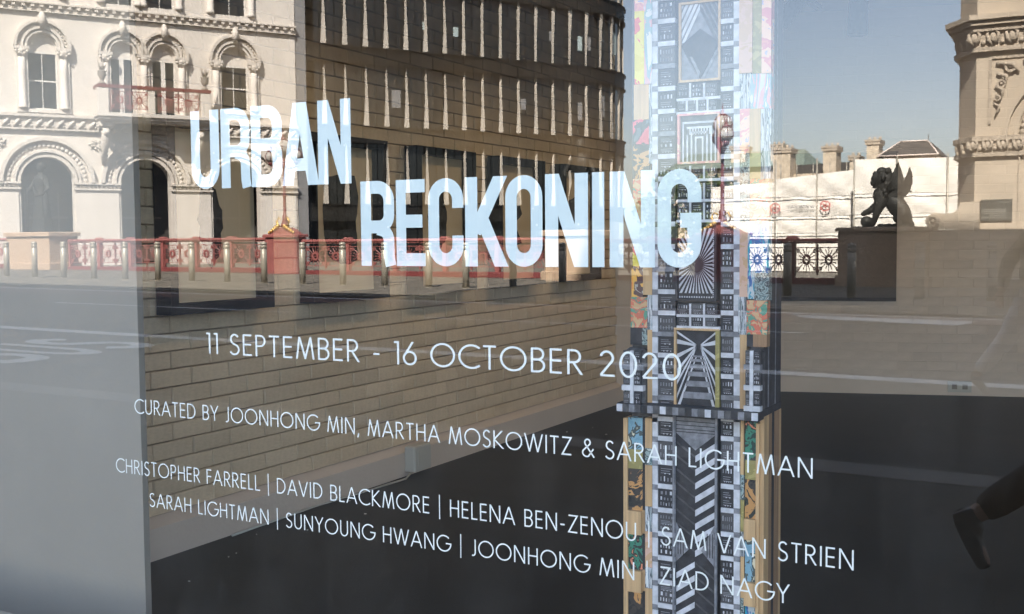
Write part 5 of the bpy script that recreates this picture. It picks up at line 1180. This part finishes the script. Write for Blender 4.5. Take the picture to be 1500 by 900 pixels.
for S_, xs_, d_, zt_, sl_ in ((sc1, [-13.4, -11.0, -9.5, -8.15], 40, [3.20, 3.42, 3.55], .12), (sc2, [-8.0, -6.6, -5.0, -3.2], 39, [3.95, 3.92, 3.90], -.02)):
    for i in range(3):
        z = -1.2; zs_ = [-1.2, .4, 1.45, 2.05, 2.75, zt_[i]]
        for j in range(5): cloth(xs_[i], xs_[i + 1], zs_[j], zs_[j + 1] - .01, vy(d_), sl_ if j == 4 else 0, M['sheet'], 12).build('sheet', M['sheet'], S_, fix=False)
    for x in xs_: MB().tube([(x, vy(d_) + .10, -1.2), (x, vy(d_) + .10, 4.1 if S_ is sc1 else 4.0)], .03, 8).build('scaffold_pole', M['steel'], S_)
    for z in (1.45, 2.05, 2.75): MB().tube([(xs_[0], vy(d_) + .13, z), (xs_[-1], vy(d_) + .13, z)], .018, 6).build('batten', M['plastic'], S_)
    MB().box(xs_[0] + .02, xs_[-1] - .02, vy(d_) - 6, vy(d_) - .3, -1.2, 3.0).build('inner_deck', M['greyg'], S_)
for k in range(9): x = -12.9 + .6 * k; MB().tube([(x, vy(41), 3.2), (x, vy(41), 4.0)], .02, 6).build('guard_post', M['steel'], sc1)
for x, z in ((-9.19, 2.40), (-10.98, 2.36)):
    q = MB(); y = vy(40) + .16; q.arch(x, z, .15, .19, y, y + .004, 24, a1=2 * PI - .01)
    for k in range(5): a = 2 * PI * k / 5; q.tube([(x, y + .002, z), (x + .14 * math.cos(a), y + .002, z + .14 * math.sin(a))], .014, 4)
    q.build('logo', M['logo'], sc1)
real_text('WWW.PAY', -9.55, 2.33, .12, vy(40) + .16, sc1, M['logot'], width=1.0)

# ------------------------------------------------------------------ far roofs and chimneys
def chimney(parent, x0, x1, z1, d=80, z0=4.5, dd=1.6):
    c = MB().box(x0 + .12, x1 - .12, vy(d + dd), vy(d), z0, z1 - .55).build('chimney', M['brickc'], parent)
    q = MB().box(x0 + .02, x1 - .02, vy(d + dd + .1), vy(d - .1), z1 - .549, z1 - .35); q.box(x0, x1, vy(d + dd + .15), vy(d - .15), z1 - .349, z1 - .2)
    n = max(2, int((x1 - x0) / .35))
    for k in range(n): q.lathe([(.11, 0), (.10, .25)], c=(x0 + (x1 - x0) * (k + .5) / n, vy(d + dd / 2)), n=8, z0=z1 - .2)
    q.build('chimney_cap', M['stonec'], c)
fb = empty('terrace_building', (0, 0, 0), 0, 'far terrace with long dark roof and three stout chimneys', 'building')
q = MB().box(-22.4, -14.5, vy(88), vy(81), -1, 5.9); q.build('wall', M['brickc'], fb)
MB().prism([(-22.4, 5.901), (-14.5, 5.901), (-15.2, 6.75), (-21.6, 6.6)], vy(86), vy(82)).build('roof', M['slate'], fb)
chimney(fb, -22.35, -20.85, 7.95); chimney(fb, -18.75, -17.6, 7.95); chimney(fb, -15.75, -14.7, 8.25); chimney(fb, -16.9, -16.1, 7.2)
hb = empty('hip_roof_building', (0, 0, 0), 0, 'small white building with a dark hipped roof behind the winged lion', 'building')
MB().box(-14.6, -11.1, vy(86), vy(80.5), -1, 6.85).build('wall', M['white'], hb)
q = MB(); q.add([(-14.9, vy(80), 6.851), (-10.9, vy(80), 6.851), (-10.9, vy(86.5), 6.851), (-14.9, vy(86.5), 6.851), (-13.7, vy(82), 7.95), (-11.9, vy(82), 7.95), (-11.9, vy(85), 7.95), (-13.7, vy(85), 7.95)], [(0, 1, 5, 4), (1, 2, 6, 5), (2, 3, 7, 6), (3, 0, 4, 7), (4, 5, 6, 7), (0, 3, 2, 1)]); q.build('roof', M['slate'], hb); q = MB()
for a_, b_ in (((-14.9, vy(80), 6.88), (-13.7, vy(82), 7.98)), ((-13.7, vy(82), 7.98), (-11.9, vy(82), 7.98)), ((-11.9, vy(82), 7.98), (-10.9, vy(80), 6.88)), ((-14.9, vy(79.9), 6.86), (-10.9, vy(79.9), 6.86))): q.tube([a_, b_], .05, 6)
q.build('ridge_capping', M['white'], hb)
MB().box(-12.9, -12.3, vy(80.5), vy(80.4), 6.3, 6.8).build('window', M['brickc'], hb); MB().tube([(-12.0, vy(83), 7.9), (-12.0, vy(83), 8.5)], .03, 6).build('finial', M['slate'], hb)
gb = empty('green_roof_building', (0, 0, 0), 0, 'far long building with a pale green copper roof', 'building')
MB().box(-34, -22.6, vy(98), vy(90), -1, 7.1).build('wall', M['stone'], gb)
q = MB(); q.add([(-34.2, vy(89.6), 7.101), (-22.4, vy(89.6), 7.101), (-23.4, vy(94), 8.7), (-33.5, vy(94), 8.7), (-34.2, vy(98.4), 7.101), (-22.4, vy(98.4), 7.101)], [(0, 1, 2, 3), (3, 2, 5, 4), (0, 3, 4), (1, 5, 2), (0, 4, 5, 1)]); q.build('roof', M['copper'], gb)
chimney(gb, -29.0, -27.5, 9.2, 91, 7.0); chimney(gb, -25.6, -24.4, 9.2, 91, 7.0)
rb = empty('low_wall_building', (0, 0, 0), 0, 'pale building glimpsed between sheeting and stone tower', 'building')
MB().box(-6.5, 2, vy(66), vy(60), -1, 5.6).build('wall', M['white'], rb)

# ------------------------------------------------------------------ trees
def tree(x, d, h, r, label, n=2600, m_='tree', seed=1, low=.2):
    t = empty('broadleaf_tree', (x, vy(d), -.9), 0, label, 'tree', 'trees beyond the viaduct'); rr = random.Random(seed)
    q = MB(); q.tube([(0, 0, 0), (.1, 0, h * .3), (0, .1, h * .6)], [.22, .16, .08], 8)
    for k in range(6): a = rr.uniform(0, 6.28); q.tube([(0, 0, h * (.25 + .05 * k)), (r * .35 * math.cos(a), r * .35 * math.sin(a), h * (.45 + .06 * k)), (r * .7 * math.cos(a), r * .7 * math.sin(a), h * (.6 + .05 * k))], [.09, .05, .02], 6)
    q.build('trunk', M['bark'], t)
    cl = [(rr.uniform(-r, r) * .75, rr.uniform(-r, r) * .75, h * rr.uniform(low + .1, .9), rr.uniform(.3, .5) * r) for _ in range(16)]
    mb = MB(); vs = []; fs = []
    for k in range(n):
        c = cl[k % 16]; v = Vector((rr.gauss(0, 1), rr.gauss(0, 1), rr.gauss(0, 1))).normalized() * c[3] * rr.uniform(.55, 1.05); p = Vector(c[:3]) + v; s = rr.uniform(.09, .2)
        a = Vector((rr.uniform(-1, 1), rr.uniform(-1, 1), rr.uniform(-1, 1))).normalized() * s; b = a.cross(Vector((rr.uniform(-1, 1), rr.uniform(-1, 1), rr.uniform(-1, 1)))).normalized() * s * .6
        i = len(vs); vs += [tuple(p - a), tuple(p + b), tuple(p + a), tuple(p - b)]; fs.append((i, i + 1, i + 2, i + 3))
    mb.add(vs, fs); mb.build('crown', M[m_], t, fix=False); return t
tree(-19.0, 54, 5.8, 1.7, 'dark leafy tree behind the second statue, beside the curved building', seed=3)
tree(-16.6, 56, 5.2, 1.6, 'middle green tree behind the collage totem', seed=5)
tree(-22.5, 60, 6.2, 1.8, 'tree half hidden behind the end of the curved building', seed=8)
tree(-14.0, 57, 4.9, 1.5, 'green tree left of the round-logo sheeting', seed=9)
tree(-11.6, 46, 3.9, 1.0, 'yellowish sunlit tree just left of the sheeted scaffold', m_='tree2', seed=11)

# ------------------------------------------------------------------ people
def head(parent, c, face, r=.105, hairlen=.0, m_skin=None):
    """head with face features; face = yaw the nose points to (0 = +x)"""
    m_skin = m_skin or M['skin']; mb = MB(); n, m2 = 24, 18; vs = []; fs = []
    for j in range(m2 + 1):
        t = PI * j / m2; z = -math.cos(t)
        for i in range(n):
            a = 2 * PI * i / n; rx = .92 * math.sin(t); jaw = 1 - .25 * max(0, -z) ** 1.5; x = rx * math.cos(a) * (jaw if math.cos(a) < .3 else 1 - .12 * max(0, -z)); y = rx * .76 * math.sin(a) * jaw
            if math.cos(a) > .5: x = min(x, .80) + .03 * math.cos(a)
            if math.cos(a) > .93 and -.35 < z < .15: x += .16 * (1 - abs(z + .2) / .4) if abs(z + .2) < .4 else 0
            if math.cos(a) > .75 and abs(abs(y) - .28) < .14 and abs(z - .06) < .12: x -= .07
            if math.cos(a) > .85 and abs(z + .52) < .06: x += .05
            vs.append((x * r, y * r, z * r * 1.22))
    for j in range(m2): fs += [(j * n + i, j * n + (i + 1) % n, (j + 1) * n + (i + 1) % n, (j + 1) * n + i) for i in range(n)]
    mb.add(vs, fs, 0, True)
    for s in (-1, 1): mb.sphere((-.02, s * r * .76, -.005), .028, 8, 6, sx=.6, sy=.35, sz=1.1)
    o = mb.build('head', m_skin, parent, c, face)
    e = MB()
    for s in (-1, 1): e.sphere((r * .74, s * r * .29, r * .08), .013, 8, 6)
    e.build('eye', M['black'], o)
    hq = MB(); hq.sphere((-.018, 0, .030), r * 1.08, 18, 12, sx=.95, sy=.88, sz=1.15 if not hairlen else 1.2)
    if hairlen: hq.sphere((-.06, 0, -.08), r * .95, 16, 10, sx=.6, sy=.95, sz=1.5)
    hq.build('hair', M['hair'], parent, (c[0] - .012 * math.cos(face), c[1] - .012 * math.sin(face), c[2] + .012), face)
    return o
def hand(V, E, wi, d, up, r=.009):
    """palm and five fingers grown from vertex wi towards d; up is the thumb side"""
    w = Vector(V[wi][:3]); d = Vector(d).normalized(); up = (Vector(up) - d * Vector(up).dot(d)).normalized(); nrm = d.cross(up)
    p = w + d * .045; V.append((*p, (.030, .014))); pi_ = len(V) - 1; E.append((wi, pi_))
    for k, L_ in enumerate((.070, .080, .074, .058)):
        s = (.5 - k / 3) * .058; b = p + up * s + d * .04; V.append((*b, .0095)); E.append((pi_, len(V) - 1)); q = b
        for t in (1, 2): q = q + (d * math.cos(.45 * t) + nrm * math.sin(.45 * t)) * L_ / 2; V.append((*q, .0085 - .001 * t)); E.append((len(V) - 2, len(V) - 1))
    b = w + up * .030 + d * .03; V.append((*b, .012)); E.append((wi, len(V) - 1)); q = b + (up * .7 + d) * .035; V.append((*q, .0105)); E.append((len(V) - 2, len(V) - 1)); q = q + d * .028; V.append((*q, .008)); E.append((len(V) - 2, len(V) - 1))
def person(loc, J, label, face, coatm, trm, hairlen=0, hands=None):
    """J: joints in local metres. one continuous body, clothing over it"""
    P = empty('person', loc, 0, label, 'person'); j = {k: Vector(v) for k, v in J.items()}
    V = []; E = []
    def a(p, r, fr=None): V.append((*p, r)); E.append((fr, len(V) - 1)) if fr is not None else None; return len(V) - 1
    pel = a(j['pelvis'], (.14, .10)); wa = a(j['pelvis'].lerp(j['chest'], .5), (.125, .09), pel); ch = a(j['chest'], (.15, .10), wa); nk = a(j['neck'], .055, ch); a(j['head'] - Vector((0, 0, .05)), .06, nk)
    for s in ('l', 'r'):
        sh = a(j['sh' + s], .062, ch); el = a(j['el' + s], .045, sh); wr = a(j['wr' + s], .028, el); dd, up = hands[s] if hands else (j['wr' + s] - j['el' + s], (0, 0, 1)); hand(V, E, wr, dd, up)
        hp = a(j['hp' + s], .095, pel); kn = a(j['kn' + s], .062, hp); cf = a(j['kn' + s].lerp(j['an' + s], .3), .058, kn); an = a(j['an' + s], .038, cf); a(j['to' + s], .030, an)
    skin('body', V, E, M['skin'], P, 2); head(P, tuple(j['head']), face, hairlen=hairlen)
    V = []; E = []; c0 = a(j['pelvis'] + Vector((0, 0, -.02)), (.175, .135)); c1 = a(j['pelvis'].lerp(j['chest'], .5), (.16, .125), c0); c2 = a(j['chest'], (.185, .13), c1); a(j['neck'] + Vector((0, 0, -.03)), .08, c2)
    for s in ('l', 'r'): sh = a(j['sh' + s], .080, c2); el = a(j['el' + s], .062, sh); a(j['wr' + s].lerp(j['el' + s], .08), .044, el)
    skin('jacket', V, E, coatm, P, 2)
    V = []; E = []; c0 = a(j['pelvis'] + Vector((0, 0, -.03)), (.155, .12))
    for s in ('l', 'r'): hp = a(j['hp' + s], .112, c0); kn = a(j['kn' + s], .082, hp); cf = a(j['kn' + s].lerp(j['an' + s], .35), .074, kn); a(j['an' + s].lerp(j['kn' + s], .12), .062, cf)
    skin('trousers', V, E, trm, P, 2)
    for s in ('l', 'r'):
        V = []; E = []; d = (j['to' + s] - j['an' + s]); c0 = a(j['an' + s] + (j['kn' + s] - j['an' + s]).normalized() * .06, .050); c1 = a(j['an' + s], .048, c0); a(j['an' + s] - d * .22, .036, c1); c2 = a(j['an' + s] + d * .55, (.042, .034), c1); a(j['to' + s], (.038, .024), c2)
        skin('boot', V, E, M['boot'], P, 2)
    return P
# pedestrian crossing the road, cut by the right edge of the picture
gA = gz(-.7) + RZ
person((-.62, vy(9.95), gA), dict(pelvis=(0, 0, .93), chest=(.05, 0, 1.30), neck=(.06, 0, 1.46), head=(.085, 0, 1.63), shl=(.05, .19, 1.39), shr=(.05, -.19, 1.39), ell=(-.16, .26, 1.14), wrl=(-.20, .28, .90), elr=(.20, -.25, 1.13), wrr=(.38, -.22, .98),
       hpl=(0, .09, .88), knl=(-.17, .10, .50), anl=(-.42, .10, .17), tol=(-.30, .10, .04), hpr=(0, -.09, .88), knr=(.24, -.09, .52), anr=(.36, -.09, .10), tor=(.52, -.09, .06)),
       'pedestrian in olive jacket and pale jeans striding across the road, cut by the right edge', 0, M['olive'], M['denim'], 0)
# the photographer, whose trailing boot shows at the lower right
ph = person((0, 0, 0), dict(pelvis=(.12, -.40, .90), chest=(.10, -.36, 1.27), neck=(.09, -.34, 1.42), head=(.08, -.32, 1.58), shl=(-.09, -.36, 1.36), shr=(.28, -.36, 1.36), ell=(-.16, -.24, 1.14), wrl=(-.085, -.06, 1.28), elr=(.30, -.24, 1.13), wrr=(.10, -.06, 1.28),
       hpl=(.04, -.40, .86), knl=(-.14, -.26, .47), anl=(-.50, -.12, .20), tol=(-.415, -.085, .035), hpr=(.20, -.40, .86), knr=(.30, -.38, .48), anr=(.32, -.42, .09), tor=(.36, -.26, .03)),
       'photographer in dark coat stepping off a black boot, holding up a phone to the window', PI / 2, M['coat'], M['tights'], 1,
       hands={'l': ((.3, .2, .5), (0, 1, .3)), 'r': ((-.3, .2, .5), (0, 1, .3))})
fone = empty('phone', (0, -.026, 1.335), 0, 'slim dark phone held up in both hands of the photographer', 'phone')
MB().bev(-.078, .078, -.0045, .0045, -.075, .0, .004).build('case', M['black'], fone); MB().lathe([(.007, 0), (.006, .002)], n=12).build('lens', M['pane'], fone, (0, .0047, -.010)).rotation_euler = (-PI / 2, 0, 0)
